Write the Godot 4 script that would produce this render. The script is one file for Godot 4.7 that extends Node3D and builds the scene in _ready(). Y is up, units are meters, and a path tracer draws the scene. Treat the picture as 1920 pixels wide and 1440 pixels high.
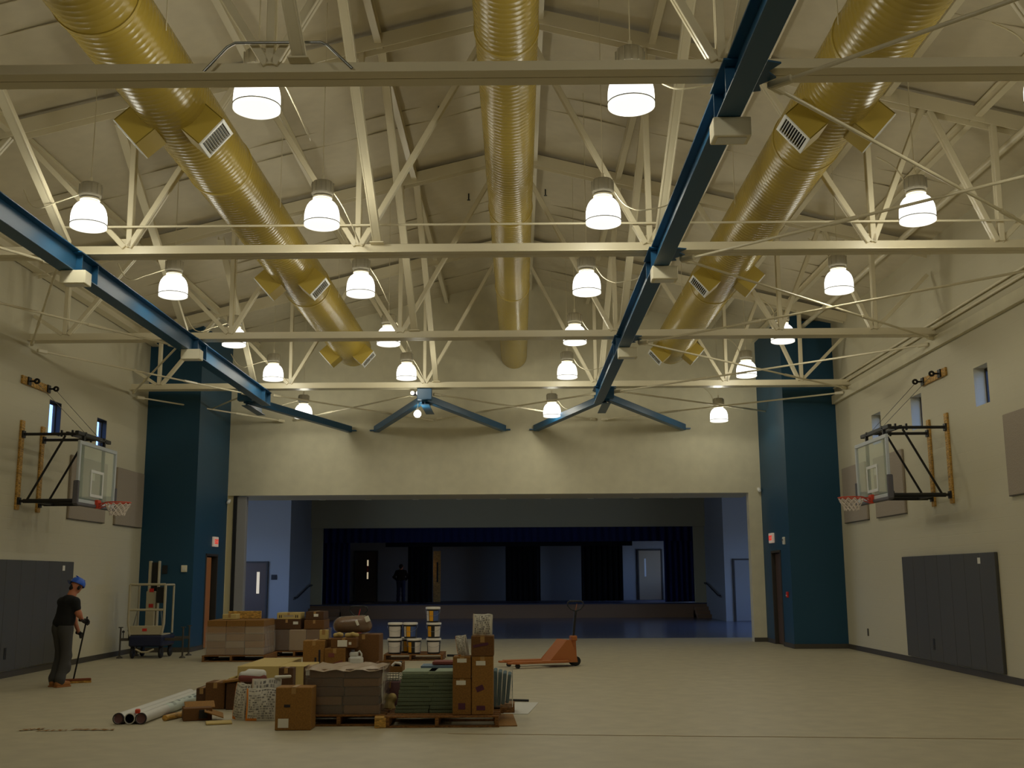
extends Node3D
# A school gymnasium under construction. Metres, y up; the camera stands at the near end and looks down -z.

const XL := -9.1
const XR := 7.77
const TZ := [-3.737, -9.159, -14.581, -20.003, -25.425]
const CHORD := 6.08
const BACK := -29.5
var rng := RandomNumberGenerator.new()
var M := {}
var taken := {}


class MB:
	var v := PackedVector3Array()
	var n := PackedVector3Array()
	var uv := PackedVector2Array()

	func tri(a: Vector3, b: Vector3, c: Vector3, na: Vector3, nb: Vector3, nc: Vector3, ua := Vector2(), ub := Vector2(), uc := Vector2()) -> void:
		v.append(a); v.append(c); v.append(b)
		n.append(na); n.append(nc); n.append(nb)
		uv.append(ua); uv.append(uc); uv.append(ub)

	func ftri(a: Vector3, b: Vector3, c: Vector3, out: Vector3) -> void:
		var f := (b - a).cross(c - a)
		if f.length_squared() < 1e-16:
			return
		f = f.normalized()
		if f.dot(out) < 0.0:
			tri(a, c, b, -f, -f, -f)
		else:
			tri(a, b, c, f, f, f)

	func quad(a: Vector3, b: Vector3, c: Vector3, d: Vector3, out: Vector3, uvs := []) -> void:
		var f := (c - a).cross(d - b).normalized()
		var u: Array = uvs if uvs.size() == 4 else [Vector2(0, 1), Vector2(1, 1), Vector2(1, 0), Vector2(0, 0)]
		if f.dot(out) < 0.0:
			f = -f
			tri(a, c, b, f, f, f, u[0], u[2], u[1])
			tri(a, d, c, f, f, f, u[0], u[3], u[2])
		else:
			tri(a, b, c, f, f, f, u[0], u[1], u[2])
			tri(a, c, d, f, f, f, u[0], u[2], u[3])

	func box(c: Vector3, s: Vector3, bs := Basis(), ch := 0.0) -> void:
		var h := s * 0.5
		ch = minf(ch, minf(h.x, minf(h.y, h.z)) * 0.45)
		for a in 3:
			var u := (a + 1) % 3
			var w := (a + 2) % 3
			for sg in [-1.0, 1.0]:
				var p := []
				for q in [[-1, -1], [1, -1], [1, 1], [-1, 1]]:
					var e := Vector3()
					e[a] = sg * h[a]
					e[u] = q[0] * (h[u] - ch)
					e[w] = q[1] * (h[w] - ch)
					p.append(c + bs * e)
				var o := Vector3()
				o[a] = sg
				quad(p[0], p[1], p[2], p[3], bs * o)
		if ch <= 0.0:
			return
		for a in 3:
			var u := (a + 1) % 3
			var w := (a + 2) % 3
			for su in [-1.0, 1.0]:
				for sw in [-1.0, 1.0]:
					var p := []
					for q in [[-1, 0], [1, 0], [1, 1], [-1, 1]]:
						var e := Vector3()
						e[a] = q[0] * (h[a] - ch)
						e[u] = su * (h[u] - (ch if q[1] else 0.0))
						e[w] = sw * (h[w] - (0.0 if q[1] else ch))
						p.append(c + bs * e)
					var o := Vector3()
					o[u] = su
					o[w] = sw
					quad(p[0], p[1], p[2], p[3], bs * o)
		for sx in [-1.0, 1.0]:
			for sy in [-1.0, 1.0]:
				for sz in [-1.0, 1.0]:
					var k := Vector3(sx, sy, sz)
					var p := []
					for a in 3:
						var e := h - Vector3(ch, ch, ch)
						e[a] = h[a]
						p.append(c + bs * (e * k))
					ftri(p[0], p[1], p[2], bs * k)

	func between(lo: Vector3, hi: Vector3, ch := 0.0) -> void:
		box((lo + hi) * 0.5, (hi - lo).abs(), Basis(), ch)

	static func frame(d: Vector3, up: Vector3) -> Basis:
		var z := d.normalized()
		var x := up.cross(z)
		if x.length() < 1e-4:
			x = Vector3(1, 0, 0).cross(z)
		if x.length() < 1e-4:
			x = Vector3(0, 0, 1).cross(z)
		x = x.normalized()
		return Basis(x, z.cross(x), z)

	# a bar from a to b, w across and t along up
	func bar(a: Vector3, b: Vector3, w: float, t: float, up := Vector3.UP, ch := 0.0) -> void:
		box((a + b) * 0.5, Vector3(w, t, a.distance_to(b)), frame(b - a, up), ch)

	# an I section: flanges w wide at +-d/2 along up
	func ibeam(a: Vector3, b: Vector3, d: float, w: float, tf: float, tw: float, up := Vector3.UP) -> void:
		var f := frame(b - a, up)
		var l := a.distance_to(b)
		var m := (a + b) * 0.5
		box(m + f.y * (d - tf) * 0.5, Vector3(w, tf, l), f)
		box(m - f.y * (d - tf) * 0.5, Vector3(w, tf, l), f)
		box(m, Vector3(tw, d - 2.0 * tf, l), f)

	func tube(pts: Array, r: float, sides := 10, caps := true) -> void:
		var rings := []
		var nrm := []
		var up := Vector3.UP
		for i in pts.size():
			var a: Vector3 = pts[maxi(i - 1, 0)]
			var b: Vector3 = pts[mini(i + 1, pts.size() - 1)]
			var f := frame(b - a, up)
			up = f.y
			var ring := []
			var ns := []
			for k in sides:
				var t := TAU * k / sides
				var o := f.x * cos(t) + f.y * sin(t)
				ns.append(o)
				ring.append(pts[i] + o * r)
			rings.append(ring)
			nrm.append(ns)
		for i in pts.size() - 1:
			for k in sides:
				var q := (k + 1) % sides
				tri(rings[i][k], rings[i][q], rings[i + 1][q], nrm[i][k], nrm[i][q], nrm[i + 1][q])
				tri(rings[i][k], rings[i + 1][q], rings[i + 1][k], nrm[i][k], nrm[i + 1][q], nrm[i + 1][k])
		if caps:
			for e in [0, pts.size() - 1]:
				var o: Vector3 = (pts[0] - pts[1]) if e == 0 else (pts[-1] - pts[-2])
				for k in sides:
					ftri(pts[e], rings[e][k], rings[e][(k + 1) % sides], o)

	# profile of (radius, along y) turned about the y axis of xf
	func lathe(prof: Array, segs: int, xf: Transform3D, smooth := true) -> void:
		var ns := []
		for i in prof.size() - 1:
			var d: Vector2 = prof[i + 1] - prof[i]
			ns.append(Vector2(d.y, -d.x).normalized())
		for i in prof.size() - 1:
			var p: Vector2 = prof[i]
			var q: Vector2 = prof[i + 1]
			var np: Vector2 = ns[i]
			var nq: Vector2 = ns[i]
			if smooth:
				if i > 0 and ns[i - 1].dot(ns[i]) > 0.5:
					np = (ns[i] + ns[i - 1]).normalized()
				if i + 2 < prof.size() and ns[i + 1].dot(ns[i]) > 0.5:
					nq = (ns[i] + ns[i + 1]).normalized()
			for k in segs:
				var t0 := TAU * k / segs
				var t1 := TAU * (k + 1) / segs
				var e0 := Vector3(cos(t0), 0, -sin(t0))
				var e1 := Vector3(cos(t1), 0, -sin(t1))
				var a := xf * (e0 * p.x + Vector3(0, p.y, 0))
				var b := xf * (e1 * p.x + Vector3(0, p.y, 0))
				var c := xf * (e1 * q.x + Vector3(0, q.y, 0))
				var d := xf * (e0 * q.x + Vector3(0, q.y, 0))
				var na := (xf.basis * (e0 * np.x + Vector3(0, np.y, 0))).normalized()
				var nb := (xf.basis * (e1 * np.x + Vector3(0, np.y, 0))).normalized()
				var nc := (xf.basis * (e1 * nq.x + Vector3(0, nq.y, 0))).normalized()
				var nd := (xf.basis * (e0 * nq.x + Vector3(0, nq.y, 0))).normalized()
				var u := [Vector2(float(k) / segs, 1.0 - float(i) / (prof.size() - 1)), Vector2(float(k + 1) / segs, 1.0 - float(i + 1) / (prof.size() - 1))]
				if p.x > 1e-6:
					tri(a, b, c, na, nb, nc, u[0], Vector2(u[1].x, u[0].y), u[1])
				if q.x > 1e-6:
					tri(a, c, d, na, nc, nd, u[0], u[1], Vector2(u[0].x, u[1].y))

	# a flat polygon pushed from z = 0 to z = depth of xf
	func extrude(poly: PackedVector2Array, depth: float, xf: Transform3D) -> void:
		var idx := Geometry2D.triangulate_polygon(poly)
		for i in range(0, idx.size(), 3):
			var t := []
			for k in 3:
				t.append(Vector3(poly[idx[i + k]].x, poly[idx[i + k]].y, 0))
			ftri(xf * t[0], xf * t[1], xf * t[2], xf.basis * Vector3(0, 0, -signf(depth)))
			var up := Vector3(0, 0, depth)
			ftri(xf * (t[0] + up), xf * (t[1] + up), xf * (t[2] + up), xf.basis * Vector3(0, 0, signf(depth)))
		var ccw := not Geometry2D.is_polygon_clockwise(poly)
		for i in poly.size():
			var p := poly[i]
			var q := poly[(i + 1) % poly.size()]
			var o := Vector2((q - p).y, -(q - p).x) * (1.0 if ccw else -1.0)
			quad(xf * Vector3(p.x, p.y, 0), xf * Vector3(q.x, q.y, 0), xf * Vector3(q.x, q.y, depth), xf * Vector3(p.x, p.y, depth), xf.basis * Vector3(o.x, o.y, 0))

	# a grid of points (rows of equal length), smooth
	func sheet(rows: Array, flip := false) -> void:
		var h: int = rows.size()
		var w: int = rows[0].size()
		var nn := []
		for j in h:
			var line := []
			for i in w:
				var a: Vector3 = rows[j][mini(i + 1, w - 1)] - rows[j][maxi(i - 1, 0)]
				var b: Vector3 = rows[mini(j + 1, h - 1)][i] - rows[maxi(j - 1, 0)][i]
				var c := a.cross(b).normalized()
				line.append(-c if flip else c)
			nn.append(line)
		for j in h - 1:
			for i in w - 1:
				var u := [Vector2(float(i) / (w - 1), 1.0 - float(j) / (h - 1)), Vector2(float(i + 1) / (w - 1), 1.0 - float(j) / (h - 1)), Vector2(float(i + 1) / (w - 1), 1.0 - float(j + 1) / (h - 1)), Vector2(float(i) / (w - 1), 1.0 - float(j + 1) / (h - 1))]
				var p := [rows[j][i], rows[j][i + 1], rows[j + 1][i + 1], rows[j + 1][i]]
				var m := [nn[j][i], nn[j][i + 1], nn[j + 1][i + 1], nn[j + 1][i]]
				if flip:
					tri(p[0], p[2], p[1], m[0], m[2], m[1], u[0], u[2], u[1])
					tri(p[0], p[3], p[2], m[0], m[3], m[2], u[0], u[3], u[2])
				else:
					tri(p[0], p[1], p[2], m[0], m[1], m[2], u[0], u[1], u[2])
					tri(p[0], p[2], p[3], m[0], m[2], m[3], u[0], u[2], u[3])

	# a soft closed shape: smooth union of tapered capsules [a, b, ra, rb] on a grid, meshed as surface nets
	func blob(bones: Array, cell: float, k: float) -> void:
		var lo := Vector3(1e9, 1e9, 1e9)
		var hi := -lo
		for b in bones:
			var r := maxf(b[2], b[3]) + cell * 4.0
			for e in [b[0], b[1]]:
				lo = lo.min(e - Vector3(r, r, r))
				hi = hi.max(e + Vector3(r, r, r))
		var d := Vector3i(((hi - lo) / cell).ceil()) + Vector3i.ONE
		var nx := d.x
		var ny := d.y
		var nz := d.z
		var f := PackedFloat32Array()
		f.resize(nx * ny * nz)
		f.fill(9.0)
		for b in bones:
			var r := maxf(b[2], b[3]) + cell * 3.0 + k * 0.5
			var a: Vector3 = b[0]
			var ba: Vector3 = b[1] - b[0]
			var l2 := maxf(ba.length_squared(), 1e-9)
			var ra: float = b[2]
			var dr: float = b[3] - b[2]
			var q0 := Vector3i((((b[0] as Vector3).min(b[1]) - Vector3(r, r, r) - lo) / cell).floor()).max(Vector3i.ZERO)
			var q1 := Vector3i((((b[0] as Vector3).max(b[1]) + Vector3(r, r, r) - lo) / cell).ceil()).min(d - Vector3i.ONE)
			for z in range(q0.z, q1.z + 1):
				for y in range(q0.y, q1.y + 1):
					var at := (z * ny + y) * nx
					for x in range(q0.x, q1.x + 1):
						var p := lo + Vector3(x, y, z) * cell - a
						var h := clampf(p.dot(ba) / l2, 0.0, 1.0)
						var e := (p - ba * h).length() - ra - dr * h
						var g := f[at + x]
						var s := maxf(k - absf(g - e), 0.0) / k
						f[at + x] = minf(g, e) - s * s * k * 0.25
		var vid := PackedInt32Array()
		vid.resize(nx * ny * nz)
		vid.fill(-1)
		var pos := PackedVector3Array()
		var off := [0, 1, nx, nx + 1, nx * ny, nx * ny + 1, nx * ny + nx, nx * ny + nx + 1]
		var edges := [[0, 1], [2, 3], [4, 5], [6, 7], [0, 2], [1, 3], [4, 6], [5, 7], [0, 4], [1, 5], [2, 6], [3, 7]]
		for z in nz - 1:
			for y in ny - 1:
				var at := (z * ny + y) * nx
				for x in nx - 1:
					var i := at + x
					if f[i] > cell * 4.0:
						continue
					var inside := 0
					for o in off:
						if f[i + o] < 0.0:
							inside += 1
					if inside == 0 or inside == 8:
						continue
					var sum := Vector3()
					var cnt := 0
					for e in edges:
						var fa := f[i + off[e[0]]]
						var fb := f[i + off[e[1]]]
						if (fa < 0.0) != (fb < 0.0):
							var t := fa / (fa - fb)
							var pa := Vector3(e[0] & 1, (e[0] >> 1) & 1, e[0] >> 2)
							var pb := Vector3(e[1] & 1, (e[1] >> 1) & 1, e[1] >> 2)
							sum += pa.lerp(pb, t)
							cnt += 1
					vid[i] = pos.size()
					pos.append(lo + (Vector3(x, y, z) + sum / cnt) * cell)
		var quads := []
		var nr := PackedVector3Array()
		nr.resize(pos.size())
		var step := [1, nx, nx * ny]
		for z in range(1, nz - 1):
			for y in range(1, ny - 1):
				for x in range(1, nx - 1):
					var i := (z * ny + y) * nx + x
					if absf(f[i]) > cell * 2.0:
						continue
					for a in 3:
						var j: int = i + step[a]
						if (f[i] < 0.0) == (f[j] < 0.0):
							continue
						var u: int = step[(a + 1) % 3]
						var w: int = step[(a + 2) % 3]
						var q := [vid[i - u - w], vid[i - w], vid[i], vid[i - u]]
						if q.min() < 0:
							continue
						if f[i] >= 0.0:
							q.reverse()
						var m := (pos[q[2]] - pos[q[0]]).cross(pos[q[3]] - pos[q[1]])
						for e in q:
							nr[e] += m
						quads.append(q)
		for i in nr.size():
			nr[i] = nr[i].normalized()
		for q in quads:
			tri(pos[q[0]], pos[q[1]], pos[q[2]], nr[q[0]], nr[q[1]], nr[q[2]])
			tri(pos[q[0]], pos[q[2]], pos[q[3]], nr[q[0]], nr[q[2]], nr[q[3]])

	func into(mesh: ArrayMesh, mat: Material, origin: Vector3) -> void:
		var w := PackedVector3Array(v)
		if origin != Vector3.ZERO:
			for i in w.size():
				w[i] -= origin
		var arr := []
		arr.resize(Mesh.ARRAY_MAX)
		arr[Mesh.ARRAY_VERTEX] = w
		arr[Mesh.ARRAY_NORMAL] = n
		arr[Mesh.ARRAY_TEX_UV] = uv
		mesh.add_surface_from_arrays(Mesh.PRIMITIVE_TRIANGLES, arr)
		mesh.surface_set_material(mesh.get_surface_count() - 1, mat)


# ---- naming and tree ----
func numbered(called: String) -> String:
	var k: int = taken.get(called, -1) + 1
	taken[called] = k
	return called if k == 0 else "%s_%03d" % [called, k]


func tag(o: Node3D, label: String, category: String, group := "") -> void:
	o.set_meta("label", label)
	o.set_meta("category", category)
	if group:
		o.set_meta("group", group)


func thing(called: String, label: String, category: String, at := Vector3.ZERO, group := "") -> Node3D:
	var o := Node3D.new()
	o.name = numbered(called)
	o.position = at
	add_child(o, true)
	tag(o, label, category, group)
	return o


func origin_of(o: Node) -> Vector3:
	var p := Vector3.ZERO
	while o != self and o is Node3D:
		p += (o as Node3D).position
		o = o.get_parent()
	return p


# commits a builder, whose points are in the scene's own coordinates, as one mesh under a thing
func part(called: String, mb: MB, mat: Material, parent: Node3D, more := []) -> MeshInstance3D:
	var o := MeshInstance3D.new()
	var mesh := ArrayMesh.new()
	var at := origin_of(parent)
	mb.into(mesh, mat, at)
	for e in more:
		e[0].into(mesh, e[1], at)
	o.mesh = mesh
	o.name = called
	o.cast_shadow = GeometryInstance3D.SHADOW_CASTING_SETTING_ON
	parent.add_child(o, true)
	return o


# a thing that is a single mesh, its origin at its base
func single(called: String, mb: MB, mat: Material, label: String, category: String, at: Vector3, group := "") -> MeshInstance3D:
	var o := MeshInstance3D.new()
	var mesh := ArrayMesh.new()
	mb.into(mesh, mat, at)
	o.mesh = mesh
	o.name = numbered(called)
	o.position = at
	add_child(o, true)
	tag(o, label, category, group)
	return o


func struct(called: String, mb: MB, mat: Material, parent: Node3D = null) -> MeshInstance3D:
	var o := MeshInstance3D.new()
	var mesh := ArrayMesh.new()
	mb.into(mesh, mat, origin_of(parent) if parent else Vector3.ZERO)
	o.mesh = mesh
	o.name = numbered(called) if parent == null else called
	(parent if parent else self).add_child(o, true)
	if parent == null:
		o.set_meta("kind", "structure")
	return o


func dup(src: Node3D, at: Vector3, label: String, group := "") -> Node3D:
	var c: Node3D = src.duplicate()
	var plain_name := RegEx.create_from_string("_[0-9]{3}$").sub(String(src.name), "")
	c.name = numbered(plain_name)
	add_child(c, true)
	c.position = at
	c.set_meta("label", label)
	if group:
		c.set_meta("group", group)
	return c


# ---- materials ----
func col(r: int, g: int, b: int, a := 1.0) -> Color:
	return Color(r / 255.0, g / 255.0, b / 255.0, a)


func mat(called: String, c: Color, rough := 0.7, metal := 0.0) -> StandardMaterial3D:
	var m := StandardMaterial3D.new()
	m.resource_name = called
	m.albedo_color = c
	m.roughness = rough
	m.metallic = metal
	M[called] = m
	return m


func clear(called: String, c: Color, rough := 0.1) -> StandardMaterial3D:
	var m := mat(called, c, rough)
	m.transparency = BaseMaterial3D.TRANSPARENCY_ALPHA
	return m


func noise_tex(freq: float, lo: float, hi: float, sd: int, octaves := 4) -> NoiseTexture2D:
	var f := FastNoiseLite.new()
	f.seed = sd
	f.frequency = freq
	f.fractal_octaves = octaves
	var g := Gradient.new()
	g.set_color(0, Color(lo, lo, lo))
	g.set_color(1, Color(hi, hi, hi))
	var t := NoiseTexture2D.new()
	t.width = 512
	t.height = 512
	t.seamless = true
	t.noise = f
	t.color_ramp = g
	return t


func grain(m: StandardMaterial3D, t: Texture2D, scale: Vector3, world := true) -> void:
	m.albedo_texture = t
	m.uv1_triplanar = true
	m.uv1_world_triplanar = world
	m.uv1_scale = scale


func block_normal() -> ImageTexture:
	var im := Image.create(256, 128, false, Image.FORMAT_RGB8)
	im.fill(Color(0.8, 0.8, 0.8))
	var r := RandomNumberGenerator.new()
	r.seed = 5
	for y in 128:
		for x in 256:
			var row := y / 64
			var jx := (x + row * 64) % 128
			var g := 0.8 + r.randf() * 0.05
			if y % 64 < 3 or jx < 3:
				g = 0.55
			im.set_pixel(x, y, Color(g, g, g))
	im.bump_map_to_normal_map(2.0)
	return ImageTexture.create_from_image(im)


# rows of small dark marks, like print seen from far off
func print_tex(sd: int, paper: Color, ink: Color, rows: int, edge: Color) -> ImageTexture:
	var im := Image.create(96, 128, false, Image.FORMAT_RGB8)
	im.fill(paper)
	var r := RandomNumberGenerator.new()
	r.seed = sd
	var h := 118 / rows
	for j in rows:
		var x := 8
		while x < 84:
			var w := r.randi_range(2, 9)
			if r.randf() < 0.75:
				im.fill_rect(Rect2i(x, 6 + j * h, mini(w, 88 - x), maxi(1, h - r.randi_range(2, 4))), paper.lerp(ink, r.randf_range(0.35, 1.0)))
			x += w + r.randi_range(1, 3)
	im.fill_rect(Rect2i(0, 0, 5, 128), edge)
	im.fill_rect(Rect2i(0, 118, 34, 10), edge)
	return ImageTexture.create_from_image(im)


func wood_tex(sd: int) -> ImageTexture:
	var im := Image.create(128, 128, false, Image.FORMAT_RGB8)
	var f := FastNoiseLite.new()
	f.seed = sd
	f.frequency = 0.05
	for y in 128:
		for x in 128:
			var g := 0.82 + 0.18 * sin(f.get_noise_2d(x * 0.3, y * 2.2) * 14.0)
			im.set_pixel(x, y, Color(g, g * 0.97, g * 0.92))
	return ImageTexture.create_from_image(im)


func materials() -> void:
	var soft := noise_tex(0.012, 0.95, 1.0, 3)
	var fine := noise_tex(0.06, 0.8, 1.0, 7)
	var blocks := block_normal()
	var m := mat("wall", col(216, 208, 178), 0.75)
	grain(m, soft, Vector3(0.35, 0.35, 0.35))
	m = mat("block_wall", col(200, 192, 164), 0.7)
	m.normal_enabled = true
	m.normal_texture = blocks
	m.normal_scale = 0.5
	m.uv1_triplanar = true
	m.uv1_world_triplanar = true
	m.uv1_scale = Vector3(1.25, 2.5, 1.25)
	m = mat("steel_white", col(222, 212, 182), 0.36)
	mat("deck", col(212, 201, 172), 0.6)
	grain(M.deck, soft, Vector3(0.5, 0.5, 0.5))
	m = mat("floor", col(190, 180, 152), 0.5)
	grain(m, noise_tex(0.02, 0.92, 1.0, 21, 5), Vector3(0.22, 0.22, 0.22))
	m = mat("blue_tinted_floor", col(110, 118, 140), 0.2)  # blue reflected from the windows is put into this base colour
	mat("pilaster_blue", col(14, 66, 92), 0.55)
	mat("beam_blue", col(22, 78, 114), 0.4)
	mat("base_grey", col(70, 64, 54), 0.6)
	mat("mat_grey", col(74, 73, 70), 0.6)
	m = mat("panel_taupe", col(178, 164, 146), 0.95)
	grain(m, fine, Vector3(1.5, 1.5, 1.5))
	m = mat("duct", col(162, 138, 52), 0.22)
	m.metallic_specular = 0.6
	mat("duct_box", col(170, 146, 56), 0.45)
	mat("grille_white", col(232, 232, 228), 0.4)
	mat("dark", col(22, 22, 24), 0.6)
	mat("black_steel", col(20, 19, 20), 0.45)
	mat("black_cloth", col(9, 9, 11), 0.95)
	mat("blue_cloth", col(18, 30, 78), 0.9)
	mat("housing", col(164, 156, 134), 0.5)
	mat("cream_plastic", col(232, 224, 196), 0.45)
	mat("galvanised", col(150, 152, 150), 0.3, 0.8)
	mat("chrome", col(215, 215, 215), 0.2, 1.0)
	mat("frame_dark", col(36, 34, 34), 0.5)
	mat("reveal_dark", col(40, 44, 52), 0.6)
	mat("wood_post", col(224, 178, 88), 0.55)
	grain(M.wood_post, wood_tex(4), Vector3(1.2, 1.2, 1.2), false)
	mat("pallet_wood", col(150, 104, 52), 0.85)
	grain(M.pallet_wood, wood_tex(9), Vector3(2, 2, 2), false)
	mat("door_brown", col(84, 62, 46), 0.45)
	mat("door_tan", col(168, 148, 120), 0.5)
	mat("door_orange", col(176, 110, 48), 0.5)
	mat("door_frame", col(52, 45, 38), 0.5)
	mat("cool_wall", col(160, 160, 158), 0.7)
	mat("stage_wall", col(150, 148, 146), 0.8)
	mat("bulkhead", col(190, 178, 138), 0.8)
	mat("stage_riser", col(150, 114, 80), 0.5)
	mat("stage_floor", col(60, 66, 90), 0.4)
	clear("glass", Color(0.9, 0.95, 1.0, 0.08), 0.02)
	clear("board_glass", Color(0.85, 0.95, 0.9, 0.14), 0.03)
	clear("wrap", Color(0.95, 0.93, 0.9, 0.07), 0.14)
	clear("milky_wrap", Color(0.95, 0.93, 0.9, 0.09), 0.2)
	mat("film_beige", col(150, 124, 92), 0.35)
	mat("unseen_stage_bulb", col(255, 240, 210), 0.4)  # bulb of the unseen lamp behind the stage curtain
	M.unseen_stage_bulb.emission_enabled = true
	M.unseen_stage_bulb.emission = col(255, 214, 150)
	M.unseen_stage_bulb.emission_energy_multiplier = 2.0
	mat("board_frame", col(196, 202, 206), 0.4)
	mat("pad_grey", col(96, 94, 100), 0.7)
	mat("rim_orange", col(206, 66, 34), 0.4)
	mat("net_white", col(226, 214, 204), 0.8)
	for c in [["card_a", 146, 102, 42], ["card_b", 120, 80, 36], ["card_c", 160, 114, 50], ["card_d", 92, 60, 30]]:
		m = mat(c[0], col(c[1], c[2], c[3]), 0.85)
		grain(m, fine, Vector3(1.2, 1.2, 1.2))
	mat("tape", col(170, 132, 78), 0.35)
	mat("paper", col(226, 222, 208), 0.7)
	mat("ink_purple", col(84, 40, 60), 0.8)
	mat("ink_dark", col(44, 36, 40), 0.8)
	mat("foam_yellow", col(196, 172, 108), 0.8)
	mat("tile_green", col(108, 120, 94), 0.9)
	grain(M.tile_green, fine, Vector3(2, 2, 2))
	mat("tile_green_pale", col(138, 150, 126), 0.9)
	mat("tile_blue", col(104, 124, 140), 0.85)
	mat("teal_pad", col(46, 88, 102), 0.8)
	mat("maroon", col(120, 62, 54), 0.8)
	mat("mauve", col(112, 78, 78), 0.8)
	mat("pail_black", col(26, 26, 28), 0.4)
	mat("pail_white", col(214, 206, 196), 0.5)
	mat("lid_white", col(222, 214, 200), 0.45)
	mat("pail_yellow", col(222, 158, 30), 0.5)
	mat("pail_blue", col(70, 90, 140), 0.5)
	mat("jack_orange", col(172, 102, 50), 0.6)
	mat("jack_red", col(204, 44, 28), 0.45)
	mat("tube_white", col(206, 204, 196), 0.5)
	mat("lift_white", col(176, 166, 138), 0.5)
	mat("lift_navy", col(20, 28, 58), 0.5)
	mat("red", col(196, 40, 32), 0.5)
	mat("skin", col(176, 108, 74), 0.6)
	mat("shirt", col(14, 14, 16), 0.9)
	mat("trousers", col(66, 64, 62), 0.9)
	mat("boots", col(150, 96, 44), 0.8)
	mat("glove", col(40, 38, 38), 0.8)
	mat("helmet", col(28, 84, 190), 0.3)
	mat("hair", col(30, 22, 18), 0.9)
	mat("denim", col(34, 44, 78), 0.9)
	mat("broom_red", col(120, 64, 34), 0.9)
	m = mat("bag_print", Color.WHITE, 0.6)
	m.albedo_texture = print_tex(11, col(206, 200, 186), col(104, 100, 94), 13, col(220, 130, 40))
	m = mat("bag_print_two", Color.WHITE, 0.6)
	m.albedo_texture = print_tex(29, col(212, 206, 192), col(100, 96, 92), 9, col(214, 196, 170))
	m = mat("sleeve_print", Color.WHITE, 0.5)
	m.albedo_texture = print_tex(47, col(196, 206, 196), col(96, 104, 104), 18, col(196, 206, 196))
	m = mat("exit_white", col(230, 220, 210), 0.5)
	m.emission_enabled = true
	m.emission = col(255, 214, 190)
	m.emission_energy_multiplier = 0.12
	m = mat("exit_red", col(230, 50, 40), 0.5)
	m.emission_enabled = true
	m.emission = col(255, 60, 44)
	m.emission_energy_multiplier = 0.35
	m = mat("glow_slit", col(250, 236, 200), 0.4)
	m.emission_enabled = true
	m.emission = col(255, 232, 190)
	m.emission_energy_multiplier = 0.42  # glass glows itself, standing for light from the room behind
	m = mat("bell_glow", col(255, 255, 250), 0.3)
	m.emission_enabled = true
	m.emission = col(255, 253, 246)
	m.emission_energy_multiplier = 2.6
	m = mat("lens_glow", col(240, 240, 236), 0.25)
	m.emission_enabled = true
	m.emission = col(255, 253, 242)
	m.emission_energy_multiplier = 1.05


func _ready() -> void:
	rng.seed = 77
	# camera
	var cam := Camera3D.new()
	cam.name = "camera"
	cam.fov = 38.55
	cam.position = Vector3(0, 1.7, 0)
	cam.rotation_order = EULER_ORDER_YXZ
	cam.rotation_degrees = Vector3(9.984, 0.31, -0.334)
	cam.near = 0.05
	cam.far = 300.0
	add_child(cam)
	cam.current = true
	# sky: a dull blue morning, seen only through windows
	var sky := ProceduralSkyMaterial.new()
	sky.sky_top_color = col(74, 118, 200)
	sky.sky_horizon_color = col(140, 176, 226)
	sky.ground_bottom_color = col(80, 84, 88)
	sky.ground_horizon_color = col(150, 164, 180)
	sky.sky_energy_multiplier = SKY_ENERGY
	sky.ground_energy_multiplier = SKY_ENERGY * 0.6
	var env := Environment.new()
	env.background_mode = Environment.BG_SKY
	env.sky = Sky.new()
	env.sky.sky_material = sky
	env.tonemap_mode = Environment.TONE_MAPPER_LINEAR
	env.tonemap_exposure = 1.0
	env.sdfgi_enabled = true
	env.ssao_enabled = true
	env.ssil_enabled = true
	var we := WorldEnvironment.new()
	we.name = "world"
	we.environment = env
	add_child(we)
	# area lights in out-of-view windows, lighting the far hall and the stage
	daylight("unseen_west_daylight", Vector3(-13.0, 2.2, -37.0), -PI / 2, Vector2(7.0, 2.6), DAY_WEST)
	daylight("unseen_east_daylight", Vector3(11.9, 2.2, -37.0), PI / 2, Vector2(7.0, 2.6), DAY_EAST)
	daylight("unseen_stage_daylight", Vector3(7.9, 2.4, -51.2), PI / 2, Vector2(2.4, 1.8), DAY_STAGE)  # out of view, placed to light the right side of the stage
	materials()
	shell()
	far_hall()
	stage()
	roof_steel()
	ducts()
	lamps()
	wall_things()
	hoops()
	lift()
	pallet_goods()
	loose_goods()
	people()


const SKY_ENERGY := 2.2
const DAY_WEST := 0.85
const DAY_EAST := 0.5
const DAY_STAGE := 0.5
const LAMP_ALL := 0.54
const LAMP_DOWN := 0.42
const LAMP_COLOR := Color(1.0, 0.985, 0.9)


func daylight(called: String, at: Vector3, yaw: float, size: Vector2, energy: float) -> void:
	var l := AreaLight3D.new()
	l.name = called
	l.area_size = size
	l.light_color = col(180, 202, 240)
	l.light_energy = energy
	l.area_normalize_energy = false
	l.area_range = 60.0
	l.shadow_enabled = true
	l.position = at
	l.rotation.y = yaw
	add_child(l)


# ---- the shell of the gymnasium ----
func roof_y(x: float, c := 9.87) -> float:
	return c - 0.25 * absf(x + 0.1)


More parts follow.
